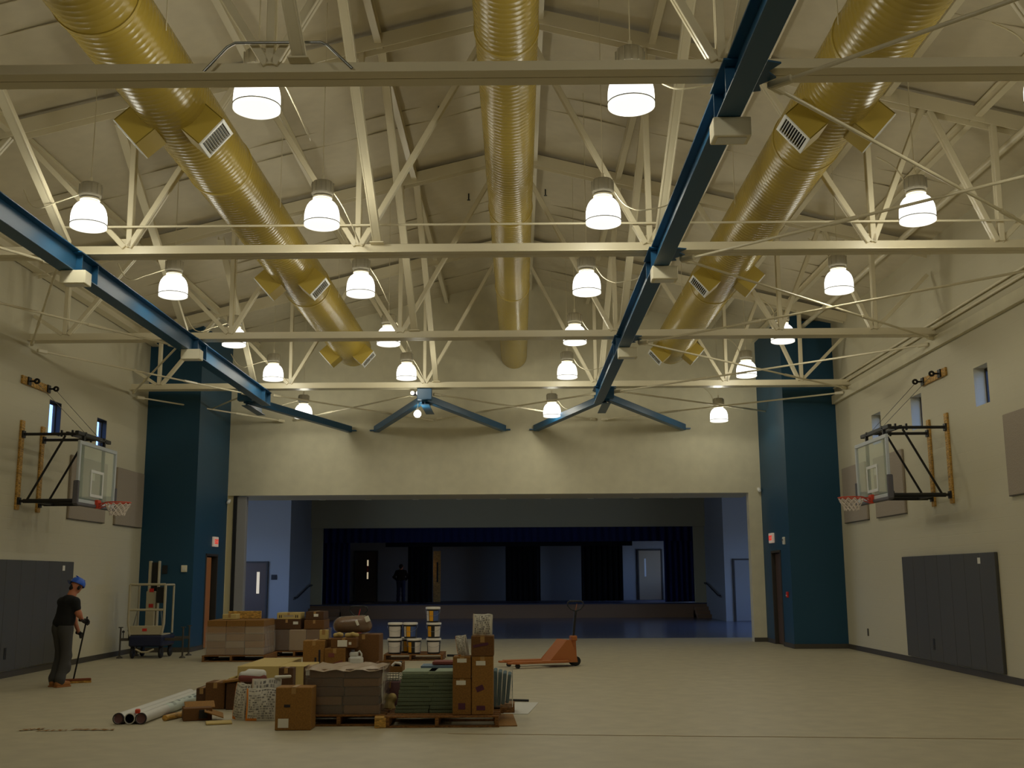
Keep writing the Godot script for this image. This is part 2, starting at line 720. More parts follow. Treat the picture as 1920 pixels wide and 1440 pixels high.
func shell() -> void:
	var b := MB.new()
	b.between(Vector3(XL - 0.4, -0.3, 6.0), Vector3(XR + 0.4, 0, -31.6))
	struct("floor", b, M.floor)
	# side walls with their small high windows, split round the openings
	for s in [[XL, -1.0, [[-21.58, -21.02], [-24.02, -23.46]], "wall_left"], [XR, 1.0, [[-18.46, -17.9], [-21.52, -20.94], [-23.96, -23.36]], "wall_right"]]:
		var x0: float = s[0]
		var x1: float = x0 + s[1] * (0.17 if s[1] < 0 else 0.27)
		var wb := MB.new()
		var top := roof_y(x0) + 0.02
		wb.between(Vector3(x0, 0, 6.0), Vector3(x1, 4.5, BACK - 0.3))
		wb.between(Vector3(x0, 5.16, 6.0), Vector3(x1, top, BACK - 0.3))
		var z := 6.0
		for w in s[2]:
			wb.between(Vector3(x0, 4.5, z), Vector3(x1, 5.16, w[1]))
			z = w[0]
		wb.between(Vector3(x0, 4.5, z), Vector3(x1, 5.16, BACK - 0.3))
		struct(s[3], wb, M.block_wall)
		for w in s[2]:
			var win := Node3D.new()
			win.name = "window_%d" % (taken.get("win", 0) + 1)
			taken["win"] = taken.get("win", 0) + 1
			win.position = Vector3(x0 + s[1] * 0.22, 4.5, (w[0] + w[1]) / 2)
			add_child(win, true)
			win.set_meta("kind", "structure")
			var xf: float = x0 + s[1] * (0.1 if s[1] < 0 else 0.19)
			var fb := MB.new()
			for e in [w[0] + 0.02, w[1] - 0.02]:
				fb.box(Vector3(xf + s[1] * 0.03, 4.83, e), Vector3(0.06, 0.66, 0.04), Basis(), 0.006)
			for y in [4.52, 5.14]:
				fb.box(Vector3(xf + s[1] * 0.03, y, (w[0] + w[1]) / 2), Vector3(0.06, 0.04, w[1] - w[0] - 0.08), Basis(), 0.006)
			part("window_frame", fb, M.frame_dark, win)
			var gb := MB.new()
			gb.box(Vector3(xf + s[1] * 0.03, 4.83, (w[0] + w[1]) / 2), Vector3(0.008, 0.58, w[1] - w[0] - 0.08))
			part("pane", gb, M.glass, win)
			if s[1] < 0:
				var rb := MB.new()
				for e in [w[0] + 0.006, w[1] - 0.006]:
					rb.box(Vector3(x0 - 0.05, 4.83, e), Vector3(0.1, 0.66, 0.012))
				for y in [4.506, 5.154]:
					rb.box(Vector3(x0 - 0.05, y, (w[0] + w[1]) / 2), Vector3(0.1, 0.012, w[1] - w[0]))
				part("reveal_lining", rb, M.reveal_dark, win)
	# the wall behind the camera
	b = MB.new()
	b.extrude(PackedVector2Array([Vector2(XL, 0), Vector2(XR, 0), Vector2(XR, roof_y(XR)), Vector2(-0.1, 9.87), Vector2(XL, roof_y(XL))]), 0.3, Transform3D(Basis(), Vector3(0, 0, 6.0)))
	struct("wall_front", b, M.block_wall)
	# the far wall above and beside the wide opening
	b = MB.new()
	b.extrude(PackedVector2Array([Vector2(XL, 0), Vector2(-7.81, 0), Vector2(-7.81, 3.9), Vector2(6.15, 3.9), Vector2(6.15, 0), Vector2(XR, 0), Vector2(XR, roof_y(XR)), Vector2(-0.1, 9.87), Vector2(XL, roof_y(XL))]), -0.3, Transform3D(Basis(), Vector3(0, 0, BACK)))
	struct("wall_back", b, M.wall)
	b = MB.new()
	b.between(Vector3(-7.81, 3.92, BACK - 0.3), Vector3(6.4, 4.3, -31.7))
	struct("soffit", b, M.bulkhead)
	# opening jambs on the left: strip, dark gasket post, end of the folding partition
	b = MB.new()
	b.between(Vector3(-7.81, 0, BACK - 0.05), Vector3(-7.65, 3.9, BACK - 0.25))
	struct("trim_1", b, M.bulkhead)
	b = MB.new()
	b.between(Vector3(-7.65, 0, BACK - 0.03), Vector3(-7.57, 3.9, BACK - 0.25))
	struct("trim_2", b, M.dark)
	b = MB.new()
	b.between(Vector3(-7.57, 0, BACK - 0.08), Vector3(-7.32, 3.88, BACK - 0.3), 0.01)
	struct("trim_3", b, M.stage_wall)
	# blue corner pilasters with a doorway in the inner side of each
	for s in [[XL, -7.81, -1.0, -28.75, -27.65, "pilaster_left"], [XR, 6.49, 1.0, -28.6, -27.58, "pilaster_right"]]:
		var xo: float = s[0]
		var xi: float = s[1]
		var xm: float = xi + s[2] * 0.5
		var y1 := roof_y(xi) + 0.02
		b = MB.new()
		b.between(Vector3(xm, 0, -26.63), Vector3(xo, roof_y(xo) + 0.02, BACK))
		b.between(Vector3(xi, 0, -26.63), Vector3(xm, y1, s[4]))
		b.between(Vector3(xi, 0, s[3]), Vector3(xm, y1, BACK))
		b.between(Vector3(xi, 2.33, s[4]), Vector3(xm, y1, s[3]))
		struct("wall_" + s[5], b, M.pilaster_blue)
		var door := Node3D.new()
		door.name = "door_%d" % (1 if s[2] < 0 else 2)
		door.position = Vector3(xi, 0, (s[3] + s[4]) / 2)
		add_child(door, true)
		door.set_meta("kind", "structure")
		b = MB.new()
		for e in [s[3] + 0.03, s[4] - 0.03]:
			b.box(Vector3(xi + s[2] * 0.06, 1.165, e), Vector3(0.16, 2.33, 0.06), Basis(), 0.008)
		b.box(Vector3(xi + s[2] * 0.06, 2.3, (s[3] + s[4]) / 2), Vector3(0.16, 0.06, s[4] - s[3]), Basis(), 0.008)
		part("door_frame", b, M.door_frame, door)
		b = MB.new()
		if s[2] < 0:   # stands ajar, swung into the pilaster
			b.box(Vector3(xi - 0.035, 1.13, s[4] - 0.33), Vector3(0.045, 2.22, 0.5), Basis(), 0.006)
			part("door_leaf", b, M.door_orange, door)
		else:
			b.box(Vector3(xi + 0.1, 1.14, (s[3] + s[4]) / 2), Vector3(0.045, 2.24, s[4] - s[3] - 0.14), Basis(), 0.006)
			part("door_leaf", b, M.door_brown, door)
			b = MB.new()
			b.bar(Vector3(xi + 0.03, 1.02, s[4] - 0.26), Vector3(xi + 0.03, 1.02, s[4] - 0.12), 0.03, 0.03, Vector3.UP, 0.008)
			b.bar(Vector3(xi + 0.03, 1.02, s[4] - 0.13), Vector3(xi + 0.1, 1.02, s[4] - 0.13), 0.025, 0.025)
			part("door_handle", b, M.dark, door)
	# baseboards
	b = MB.new()
	b.between(Vector3(XL, 0, 6), Vector3(XL + 0.015, 0.11, -26.63))
	struct("baseboard_left", b, M.base_grey)
	b = MB.new()
	b.between(Vector3(XR, 0, 6), Vector3(XR - 0.015, 0.11, -26.63))
	struct("baseboard_right", b, M.base_grey)
	b = MB.new()
	b.between(Vector3(XL + 0.015, 0, -26.63), Vector3(-7.795, 0.11, -26.615))
	b.between(Vector3(-7.81, 0, -26.63), Vector3(-7.795, 0.11, -27.65))
	b.between(Vector3(-7.81, 0, -28.75), Vector3(-7.795, 0.11, BACK))
	b.between(Vector3(XR - 0.015, 0, -26.63), Vector3(6.475, 0.11, -26.615))
	b.between(Vector3(6.49, 0, -26.63), Vector3(6.475, 0.11, -27.58))
	b.between(Vector3(6.49, 0, -28.6), Vector3(6.475, 0.11, BACK))
	b.between(Vector3(6.15, 0, BACK), Vector3(6.475, 0.11, BACK + 0.015))
	struct("baseboard_back", b, M.base_grey)
	# brown paper seam across the floor and the ledger along the right wall
	b = MB.new()
	var rows := [[], []]
	for i in 40:
		var x := lerpf(-0.8, 7.6, i / 39.0)
		var z := lerpf(-12.62, -11.75, i / 39.0) + rng.randf_range(-0.012, 0.012)
		rows[0].append(Vector3(x, 0.003, z - 0.014))
		rows[1].append(Vector3(x, 0.003, z + 0.014))
	b.sheet(rows)
	struct("trim_4", b, mat("seam", col(168, 142, 100), 0.8))
	b = MB.new()
	b.between(Vector3(XR - 0.09, 5.82, 5.9), Vector3(XR, 6.03, -26.6), 0.006)
	struct("trim_5", b, M.wall)
	b = MB.new()
	b.ibeam(Vector3(XL + 0.14, roof_y(XL) - 0.14, 5.9), Vector3(XL + 0.14, roof_y(XL) - 0.14, -26.6), 0.2, 0.2, 0.02, 0.02)
	struct("trim_6", b, M.steel_white)


# ---- the unlit hall beyond the opening ----
func far_hall() -> void:
	var b := MB.new()
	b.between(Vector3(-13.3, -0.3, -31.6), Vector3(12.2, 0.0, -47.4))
	struct("floor_far", b, M.blue_tinted_floor)
	b = MB.new()
	b.between(Vector3(-13.3, 5.0, -29.8), Vector3(12.2, 5.3, -47.6))
	struct("ceiling_far", b, M.bulkhead)
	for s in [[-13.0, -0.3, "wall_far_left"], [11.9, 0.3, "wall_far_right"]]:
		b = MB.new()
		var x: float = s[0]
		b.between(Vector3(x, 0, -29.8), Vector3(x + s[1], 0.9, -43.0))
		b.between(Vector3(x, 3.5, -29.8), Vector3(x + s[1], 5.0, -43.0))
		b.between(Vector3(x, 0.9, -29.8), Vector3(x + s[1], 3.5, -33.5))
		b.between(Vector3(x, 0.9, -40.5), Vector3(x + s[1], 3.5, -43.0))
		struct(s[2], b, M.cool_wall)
		var win := Node3D.new()  # out-of-view window, placed for the blue light in the far hall
		win.name = "window_%d" % (taken["win"] + 1)
		taken["win"] += 1
		win.position = Vector3(x, 0.9, -37)
		add_child(win, true)
		win.set_meta("kind", "structure")
		b = MB.new()
		for k in 5:
			b.box(Vector3(x + s[1] * 0.8, 2.2, -33.53 - k * 1.735), Vector3(0.05, 2.6, 0.06))
		for y in [0.93, 3.47]:
			b.box(Vector3(x + s[1] * 0.8, y, -37), Vector3(0.05, 0.06, 7.0))
		part("window_frame", b, M.frame_dark, win)
		b = MB.new()
		b.box(Vector3(x + s[1] * 0.8, 2.2, -37), Vector3(0.01, 2.5, 6.9))
		part("pane", b, M.glass, win)
	# returns of the gymnasium end into the far hall
	b = MB.new()
	b.between(Vector3(-13.3, 0, BACK), Vector3(XL - 0.4, 5.0, BACK - 0.3))
	b.between(Vector3(XR + 0.4, 0, BACK), Vector3(12.2, 5.0, BACK - 0.3))
	b.between(Vector3(-9.5, 3.92, -29.81), Vector3(8.1, 5.0, -29.9))
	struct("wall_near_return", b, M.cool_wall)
	b = MB.new()
	b.between(Vector3(-13.0, 0, -42.9), Vector3(-8.86, 5.0, -43.1))
	b.between(Vector3(-8.86, 0, -43.1), Vector3(-9.06, 5.0, -47.35))
	struct("wall_corner_left", b, M.cool_wall)
	b = MB.new()
	b.between(Vector3(7.92, 0, -43.0), Vector3(11.9, 5.0, -43.2))
	b.between(Vector3(7.92, 0, -43.2), Vector3(8.12, 5.0, -47.35))
	struct("wall_corner_right", b, M.cool_wall)
	# flush door with a slit of glass that glows itself, left of the stage
	var door := Node3D.new()
	door.name = "door_3"
	door.position = Vector3(-10.1, 0, -42.9)
	add_child(door, true)
	door.set_meta("kind", "structure")
	b = MB.new()
	b.between(Vector3(-10.72, 0, -42.9), Vector3(-10.66, 2.36, -42.82))
	b.between(Vector3(-9.74, 0, -42.9), Vector3(-9.68, 2.36, -42.82))
	b.between(Vector3(-10.66, 2.3, -42.9), Vector3(-9.74, 2.36, -42.82))
	part("door_frame", b, M.door_frame, door)
	b = MB.new()
	b.between(Vector3(-10.66, 0.01, -42.895), Vector3(-9.74, 2.3, -42.85))
	part("door_leaf", b, M.door_brown, door)
	b = MB.new()
	b.between(Vector3(-10.1, 1.14, -42.853), Vector3(-9.99, 1.96, -42.845))
	part("vision_glass", b, M.glow_slit, door)
	b = MB.new()
	b.between(Vector3(-9.55, 1.66, -42.9), Vector3(-9.33, 1.85, -42.875), 0.004)
	single("room_sign", b, M.dark, "small dark room sign plate beside the brown flush door left of the stage", "sign", Vector3(-9.44, 1.66, -42.9))
	# door at the right edge, seen beyond the right jamb
	door = Node3D.new()
	door.name = "door_4"
	door.position = Vector3(8.4, 0, -43.0)
	add_child(door, true)
	door.set_meta("kind", "structure")
	b = MB.new()
	b.between(Vector3(8.24, 0, -43.0), Vector3(8.3, 2.36, -42.92))
	b.between(Vector3(8.3, 2.3, -43.0), Vector3(9.26, 2.36, -42.92))
	b.between(Vector3(9.2, 0, -43.0), Vector3(9.26, 2.3, -42.92))
	part("door_frame", b, M.door_frame, door)
	b = MB.new()
	b.between(Vector3(8.3, 0.01, -42.99), Vector3(9.2, 2.3, -42.95))
	part("door_leaf", b, M.stage_wall, door)
	# downlights set in the soffit
	var first: Node3D
	var k := 0
	for x in [-5.61, -4.3, -2.94, -1.7, -0.45, 0.83, 2.05, 3.36, 4.5]:
		var at := Vector3(x, 3.92, -31.45)
		var l: String = ["first", "second", "third", "fourth", "fifth", "sixth", "seventh", "eighth", "ninth"][k] + " unlit downlight from the left in the soffit over the wide opening"
		if first == null:
			first = thing("soffit_downlight", l, "downlight", at, "downlights in the soffit of the wide opening")
			b = MB.new()
			b.lathe([Vector2(0.09, 0), Vector2(0.1, -0.012), Vector2(0.075, -0.02), Vector2(0.07, 0.0)], 16, Transform3D(Basis(), at))
			part("trim_ring", b, M.cream_plastic, first)
			b = MB.new()
			b.lathe([Vector2(0.0, -0.004), Vector2(0.07, -0.006)], 16, Transform3D(Basis(), at))
			part("reflector", b, M.chrome, first)
		else:
			dup(first, at, l)
		k += 1


func folds(x0: float, x1: float, y0: float, y1: float, z: float, pitch: float, amp: float) -> MB:
	var b := MB.new()
	var n := int((x1 - x0) / pitch * 8.0)
	var rows := []
	for j in 5:
		var row := []
		for i in n + 1:
			var x := lerpf(x0, x1, float(i) / n)
			var ph := x / pitch * TAU + sin(x * 1.7) * 0.8
			row.append(Vector3(x, lerpf(y0, y1, j / 4.0), z + sin(ph) * amp * lerpf(1.0, 0.6, j / 4.0)))
		rows.append(row)
	b.sheet(rows)
	var back := []
	for r in rows:
		var q := []
		for p in r:
			q.append(p - Vector3(0, 0, 0.015))
		back.append(q)
	b.sheet(back, true)
	return b


func stage() -> void:
	var b := MB.new()
	b.between(Vector3(-8.86, 0, -47.35), Vector3(7.92, 0.56, -54.0))
	struct("stage_platform", b, M.stage_riser)
	b = MB.new()
	b.between(Vector3(-8.86, 0.56, -47.3), Vector3(7.92, 0.6, -54.0))
	struct("floor_stage", b, M.stage_floor)
	b = MB.new()
	b.between(Vector3(-8.86, 3.8, -47.1), Vector3(7.92, 5.0, -47.4))
	b.between(Vector3(-8.86, 0.0, -47.36), Vector3(-8.4, 3.8, -47.6))
	b.between(Vector3(7.46, 0.0, -47.36), Vector3(7.92, 3.8, -47.6))
	struct("wall_proscenium", b, M.bulkhead)
	b = MB.new()
	b.between(Vector3(-8.86, 0.6, -53.6), Vector3(7.92, 5.0, -53.9))
	b.between(Vector3(-9.0, 0.6, -47.4), Vector3(-8.86, 5.0, -53.9))
	b.between(Vector3(7.92, 0.6, -47.4), Vector3(8.06, 5.0, -50.0))
	b.between(Vector3(7.92, 0.6, -52.4), Vector3(8.06, 5.0, -53.9))
	b.between(Vector3(7.92, 0.6, -50.0), Vector3(8.06, 1.5, -52.4))
	b.between(Vector3(7.92, 3.3, -50.0), Vector3(8.06, 5.0, -52.4))
	struct("wall_stage", b, M.stage_wall)
	b = MB.new()
	b.between(Vector3(-9.0, 4.9, -47.4), Vector3(8.06, 5.1, -53.9))
	struct("ceiling_stage", b, M.dark)
	var win := Node3D.new()  # out-of-view side window, placed to light the stage by its right door
	win.name = "window_%d" % (taken["win"] + 1)
	taken["win"] += 1
	win.position = Vector3(7.99, 1.5, -51.2)
	add_child(win, true)
	win.set_meta("kind", "structure")
	b = MB.new()
	for z in [-50.03, -51.2, -52.37]:
		b.box(Vector3(8.02, 2.4, z), Vector3(0.05, 1.8, 0.06))
	for y in [1.53, 3.27]:
		b.box(Vector3(8.02, y, -51.2), Vector3(0.05, 0.06, 2.4))
	part("window_frame", b, M.frame_dark, win)
	b = MB.new()
	b.box(Vector3(8.02, 2.4, -51.2), Vector3(0.01, 1.74, 2.3))
	part("pane", b, M.glass, win)
	# steps at both ends of the stage
	for s in [[-8.86, -7.53, "left"], [7.34, 7.92, "right"]]:
		var st := Node3D.new()
		st.name = "steps_" + s[2]
		st.position = Vector3((s[0] + s[1]) / 2, 0, -46.8)
		add_child(st, true)
		st.set_meta("kind", "structure")
		for k in 3:
			b = MB.new()
			b.between(Vector3(s[0], 0, -46.2 - 0.36 * k), Vector3(s[1], 0.15 * (k + 1) - (0.0 if k < 2 else 0.0), -47.29), 0.01)
			part("step", b, M.stage_riser, st)
	# handrails on the side walls
	for s in [[-8.86, 1.0, "slim dark handrail on the grey wall by the left stage steps"], [7.92, -1.0, "slim dark handrail on the blue lit wall by the right stage steps"]]:
		var x: float = s[0] + s[1] * 0.09
		var t := thing("handrail", s[2], "handrail", Vector3(x, 0.9, -45.5))
		b = MB.new()
		b.tube([Vector3(x, 0.95, -43.6), Vector3(x, 0.95, -44.1), Vector3(x, 1.42, -46.8), Vector3(x, 1.42, -47.25)], 0.025, 8)
		part("rail", b, M.dark, t)
		for p in [[0.95, -43.8], [1.2, -45.5], [1.42, -47.1]]:
			b = MB.new()
			b.tube([Vector3(x, p[0], p[1]), Vector3(x, p[0] - 0.05, p[1]), Vector3(s[0], p[0] - 0.06, p[1])], 0.012, 6)
			part("bracket", b, M.dark, t)
	# curtains
	single("stage_valance", folds(-8.5, 7.55, 3.2, 3.9, -47.75, 0.34, 0.07), M.blue_cloth, "pleated blue valance curtain along the top of the stage opening", "curtain", Vector3(-0.5, 3.2, -47.75))
	single("leg_curtain", folds(-8.5, -7.32, 0.62, 3.9, -48.1, 0.24, 0.07), M.blue_cloth, "gathered blue curtain at the left side of the stage opening", "curtain", Vector3(-7.9, 0.62, -48.1))
	single("leg_curtain", folds(6.27, 7.55, 0.62, 3.9, -48.1, 0.24, 0.07), M.blue_cloth, "gathered blue curtain at the right side of the stage opening", "curtain", Vector3(6.9, 0.62, -48.1))
	single("black_curtain", folds(-5.0, -3.9, 0.62, 4.2, -50.0, 0.26, 0.08), M.black_cloth, "black stage curtain just left of the narrow orange wooden door", "curtain", Vector3(-4.4, 0.62, -50.0))
	single("black_curtain", folds(-0.62, 0.98, 0.62, 4.2, -51.2, 0.26, 0.08), M.black_cloth, "black stage curtain in the middle of the stage between two grey wall bays", "curtain", Vector3(0.2, 0.62, -51.2))
	single("black_curtain", folds(2.85, 4.75, 0.62, 4.2, -51.0, 0.26, 0.08), M.black_cloth, "black stage curtain left of the tan door on the right of the stage", "curtain", Vector3(3.8, 0.62, -51.0))
	b = MB.new()
	b.between(Vector3(-5.9, 3.05, -49.0), Vector3(5.0, 3.5, -49.06))
	single("border_curtain", b, M.black_cloth, "black border cloth hung behind the blue pleated valance", "curtain", Vector3(-0.5, 3.05, -49.03))
	# doors in the back wall of the stage
	var n := 5
	for d in [[-7.9, -6.83, M.door_brown], [5.72, 6.86, M.door_tan]]:
		var door := Node3D.new()
		door.name = "door_%d" % n
		n += 1
		door.position = Vector3((d[0] + d[1]) / 2, 0.6, -53.6)
		add_child(door, true)
		door.set_meta("kind", "structure")
		b = MB.new()
		for x in [d[0], d[1]]:
			b.box(Vector3(x, 1.8, -53.56), Vector3(0.08, 2.4, 0.1), Basis(), 0.008)
		b.box(Vector3((d[0] + d[1]) / 2, 2.97, -53.56), Vector3(d[1] - d[0], 0.07, 0.1), Basis(), 0.008)
		part("door_frame", b, M.door_frame, door)
		b = MB.new()
		b.between(Vector3(d[0] + 0.04, 0.61, -53.59), Vector3(d[1] - 0.04, 2.93, -53.54))
		part("door_leaf", b, d[2], door)
		b = MB.new()
		var gx: float = d[0] + (0.58 if n == 6 else 0.3)
		if n == 6:
			b.between(Vector3(gx, 1.66, -53.545), Vector3(gx + 0.07, 1.98, -53.535))
			b.between(Vector3(gx, 2.28, -53.545), Vector3(gx + 0.07, 2.56, -53.535))
			part("vision_glass", b, M.glow_slit, door)
			b = MB.new()
			b.between(Vector3(gx, 1.98, -53.545), Vector3(gx + 0.07, 2.28, -53.535))
			part("red_notice", b, M.red, door)
		else:
			b.between(Vector3(gx, 1.7, -53.545), Vector3(gx + 0.08, 2.55, -53.535))
			part("vision_glass", b, M.grille_white, door)
	var t := thing("wooden_door", "narrow orange wooden door standing ajar at the back of the stage", "door", Vector3(-3.78, 0.6, -50.9))
	b = MB.new()
	b.box(Vector3(-3.76, 1.76, -50.95), Vector3(0.34, 2.3, 0.045), Basis(Vector3.UP, 0.3), 0.006)
	part("leaf", b, M.wood_post, t)
	b = MB.new()
	b.box(Vector3(-3.74, 1.95, -50.92), Vector3(0.06, 0.9, 0.03), Basis(Vector3.UP, 0.3))
	part("vision_slot", b, M.dark, t)
	# an unseen lamp behind the left black curtain, placed to light that door
	t = thing("unseen_stage_lamp", "unseen lamp on a stand behind the left black stage curtain, lighting the orange door", "lamp", Vector3(-4.35, 0.6, -50.4))
	b = MB.new()
	b.tube([Vector3(-4.35, 0.6, -50.4), Vector3(-4.35, 2.0, -50.4)], 0.02, 8)
	b.lathe([Vector2(0.001, 0), Vector2(0.18, 0.0), Vector2(0.18, 0.02), Vector2(0.02, 0.04)], 16, Transform3D(Basis(), Vector3(-4.35, 0.6, -50.4)))
	part("stand", b, M.black_steel, t)
	b = MB.new()
	b.lathe([Vector2(0.001, -0.05), Vector2(0.045, -0.03), Vector2(0.05, 0.0), Vector2(0.04, 0.04), Vector2(0.001, 0.06)], 16, Transform3D(Basis(), Vector3(-4.35, 2.04, -50.4)))
	part("bulb", b, M.unseen_stage_bulb, t)
	var l := OmniLight3D.new()
	l.name = "unseen_stage_light"
	l.light_color = col(255, 214, 150)
	l.light_energy = 0.06
	l.light_size = 0.04
	l.omni_range = 30.0
	l.omni_attenuation = 2.0
	l.shadow_enabled = true
	l.position = Vector3(0, 1.44, 0)
	t.add_child(l)


# ---- roof deck, purlins, trusses, braces ----
func roof_steel() -> void:
	var root := Node3D.new()
	root.name = "ceiling"
	add_child(root, true)
	root.set_meta("kind", "structure")
	for s in [[XL - 0.4, -0.1], [-0.1, XR + 0.4]]:
		var b := MB.new()
		var p := PackedVector2Array([Vector2(s[0], roof_y(s[0])), Vector2(s[1], roof_y(s[1])), Vector2(s[1], roof_y(s[1]) + 0.2), Vector2(s[0], roof_y(s[0]) + 0.2)])
		b.extrude(p, -36.2, Transform3D(Basis(), Vector3(0, 0, 6.3)))
		part("roof_panel", b, M.deck, root)
	# insulation facing sags between the cross seams: long soft quilts, one a bay and slope
	for k in 6:
		var z0: float = 6.0 if k == 0 else TZ[k - 1] - 0.1
		var z1: float = TZ[k] + 0.1 if k < 5 else BACK
		for s in [[XL, -0.1], [-0.1, XR]]:
			var rows := []
			for j in 25:
				var row := []
				var z := lerpf(z0, z1, j / 24.0)
				for i in 33:
					var x := lerpf(s[0], s[1], i / 32.0)
					var sag := 0.05 * sin(PI * j / 24.0) * (0.6 + 0.4 * sin(x * 3.6))
					var seam := 0.05 * exp(-pow((j / 24.0 - 0.47) * 30.0, 2.0)) + 0.05 * exp(-pow((j / 24.0 - 0.6) * 30.0, 2.0))
					row.append(Vector3(x, roof_y(x) - 0.012 - sag + seam * 0.8, z))
				rows.append(row)
			var b := MB.new()
			b.sheet(rows, false)
			part("insulation_quilt", b, M.deck, root)
	# purlins along the hall
	for x in [-8.3, -7.1, -5.4, -3.7, -1.95, 0.35, 1.93, 3.47, 5.2, 6.45]:
		var b := MB.new()
		var y := roof_y(x, 9.8) - 0.09
		b.ibeam(Vector3(x, y, 5.9), Vector3(x, y, BACK), 0.16, 0.1, 0.012, 0.012)
		part("purlin", b, M.steel_white, root)
	# flat cross straps at mid bay
	for k in 5:
		var zm: float = TZ[k] - 2.75 if k < 4 else -27.9
		for dz in [0.0, -0.62]:
			for s in [[XL + 0.02, -0.1], [-0.1, XR - 0.02]]:
				var b := MB.new()
				b.bar(Vector3(s[0], roof_y(s[0]) - 0.028, zm + dz), Vector3(s[1], roof_y(s[1]) - 0.028, zm + dz), 0.07, 0.014)
				part("cross_strap", b, M.deck, root)
	trusses()
	blue_steel()
	rods()


func trusses() -> void:
	var t := thing("roof_truss", "white steel roof truss out of sight over the camera", "truss", Vector3(-0.67, CHORD, TZ[0]), "white roof trusses across the hall")
	var z: float = TZ[0]
	var c := CHORD + 0.075
	var b := MB.new()
	for e in [-1.0, 1.0]:   # two angles back to back, flat legs at the bottom
		b.box(Vector3((XL + XR) / 2, CHORD + 0.007, z + e * 0.078), Vector3(XR - XL, 0.014, 0.145), Basis(), 0.003)
		b.box(Vector3((XL + XR) / 2, CHORD + 0.08, z + e * 0.012), Vector3(XR - XL, 0.15, 0.013), Basis(), 0.003)
	part("bottom_chord", b, M.steel_white, t)
	for s in [[XL, -0.1], [XR, -0.1]]:
		b = MB.new()
		b.ibeam(Vector3(s[0], roof_y(s[0], 9.67), z), Vector3(s[1], roof_y(s[1], 9.67), z), 0.2, 0.21, 0.014, 0.014, Vector3(0, 0, 1))
		part("top_chord", b, M.steel_white, t)
	var y0 := CHORD + 0.13
	for w in [[-5.38, -7.0], [-5.38, -5.36], [-5.38, -3.95], [-2.19, -3.75], [-2.19, -2.19], [-2.19, -0.3], [1.8, 0.05], [1.8, 1.82], [1.8, 3.25], [4.87, 3.4], [4.87, 4.9], [4.87, 5.7], [6.63, 5.8], [6.63, 6.68], [-8.42, -7.12], [-8.45, -8.45]]:
		b = MB.new()
		var foot := Vector3(w[0] + signf(w[1] - w[0]) * 0.03, y0, z)
		var head := Vector3(w[1], roof_y(w[1], 9.6), z)
		# two angles back to back with a gap
		b.bar(foot + Vector3(0, 0, 0.032), head + Vector3(0, 0, 0.032), 0.05, 0.075, Vector3.RIGHT, 0.006)
		b.bar(foot - Vector3(0, 0, 0.032), head - Vector3(0, 0, 0.032), 0.05, 0.075, Vector3.RIGHT, 0.006)
		part("web_member", b, M.steel_white, t)
	for w in [[Vector3(6.66, y0, z), Vector3(7.7, 7.25, z)], [Vector3(-8.5, y0, z), Vector3(-9.06, 6.58, z)]]:
		b = MB.new()
		b.bar(w[0], w[1], 0.06, 0.07, Vector3.RIGHT, 0.006)
		part("web_member", b, M.steel_white, t)
	for x in [-5.38, -2.19, 1.8, 4.87, 6.63]:
		b = MB.new()
		b.box(Vector3(x, y0 + 0.06, z), Vector3(0.2, 0.14, 0.012), Basis(), 0.003)
		part("gusset_plate", b, M.steel_white, t)
	var lab := ["", "nearest white steel roof truss crossing the top of the picture", "second white steel roof truss from the camera with a thin conduit along it", "third white steel roof truss from the camera", "farthest white steel roof truss where the blue V braces meet"]
	for k in range(1, 5):
		dup(t, Vector3(-0.67, CHORD, TZ[k]), lab[k])
	# sway braces from the head of one truss to the foot of the next
	var names := ["", "nearest", "second", "third", "farthest"]
	for k in range(1, 5):
		for x in [-6.2, -1.92, 1.95]:
			var xs: String = {-6.2: "above the left blue beam", -1.92: "left of the middle duct", 1.95: "above the right blue beam"}[x]
			var a := Vector3(x, CHORD + 0.15, TZ[k] + 0.06)
			var e := Vector3(x + (0.55 if x < -6 else 0.0), roof_y(x, 9.6), TZ[k - 1] - 0.12)
			var o := thing("sway_brace", "sloping white sway brace footed on the %s truss %s" % [names[k], xs], "brace", a, "white sway braces between the trusses")
			b = MB.new()
			b.bar(a, e, 0.12, 0.02, Vector3.UP, 0.003)
			b.bar(a + Vector3(0.05, 0.03, 0), e + Vector3(0.05, 0.03, 0), 0.02, 0.08, Vector3.UP, 0.003)
			b.bar(a + Vector3(-0.05, 0.03, 0), e + Vector3(-0.05, 0.03, 0), 0.02, 0.08, Vector3.UP, 0.003)
			part("channel", b, M.steel_white, o)
			b = MB.new()
			b.box(a + Vector3(0, -0.0, 0), Vector3(0.19, 0.016, 0.17), Basis(), 0.003)
			part("foot_plate", b, M.steel_white, o)


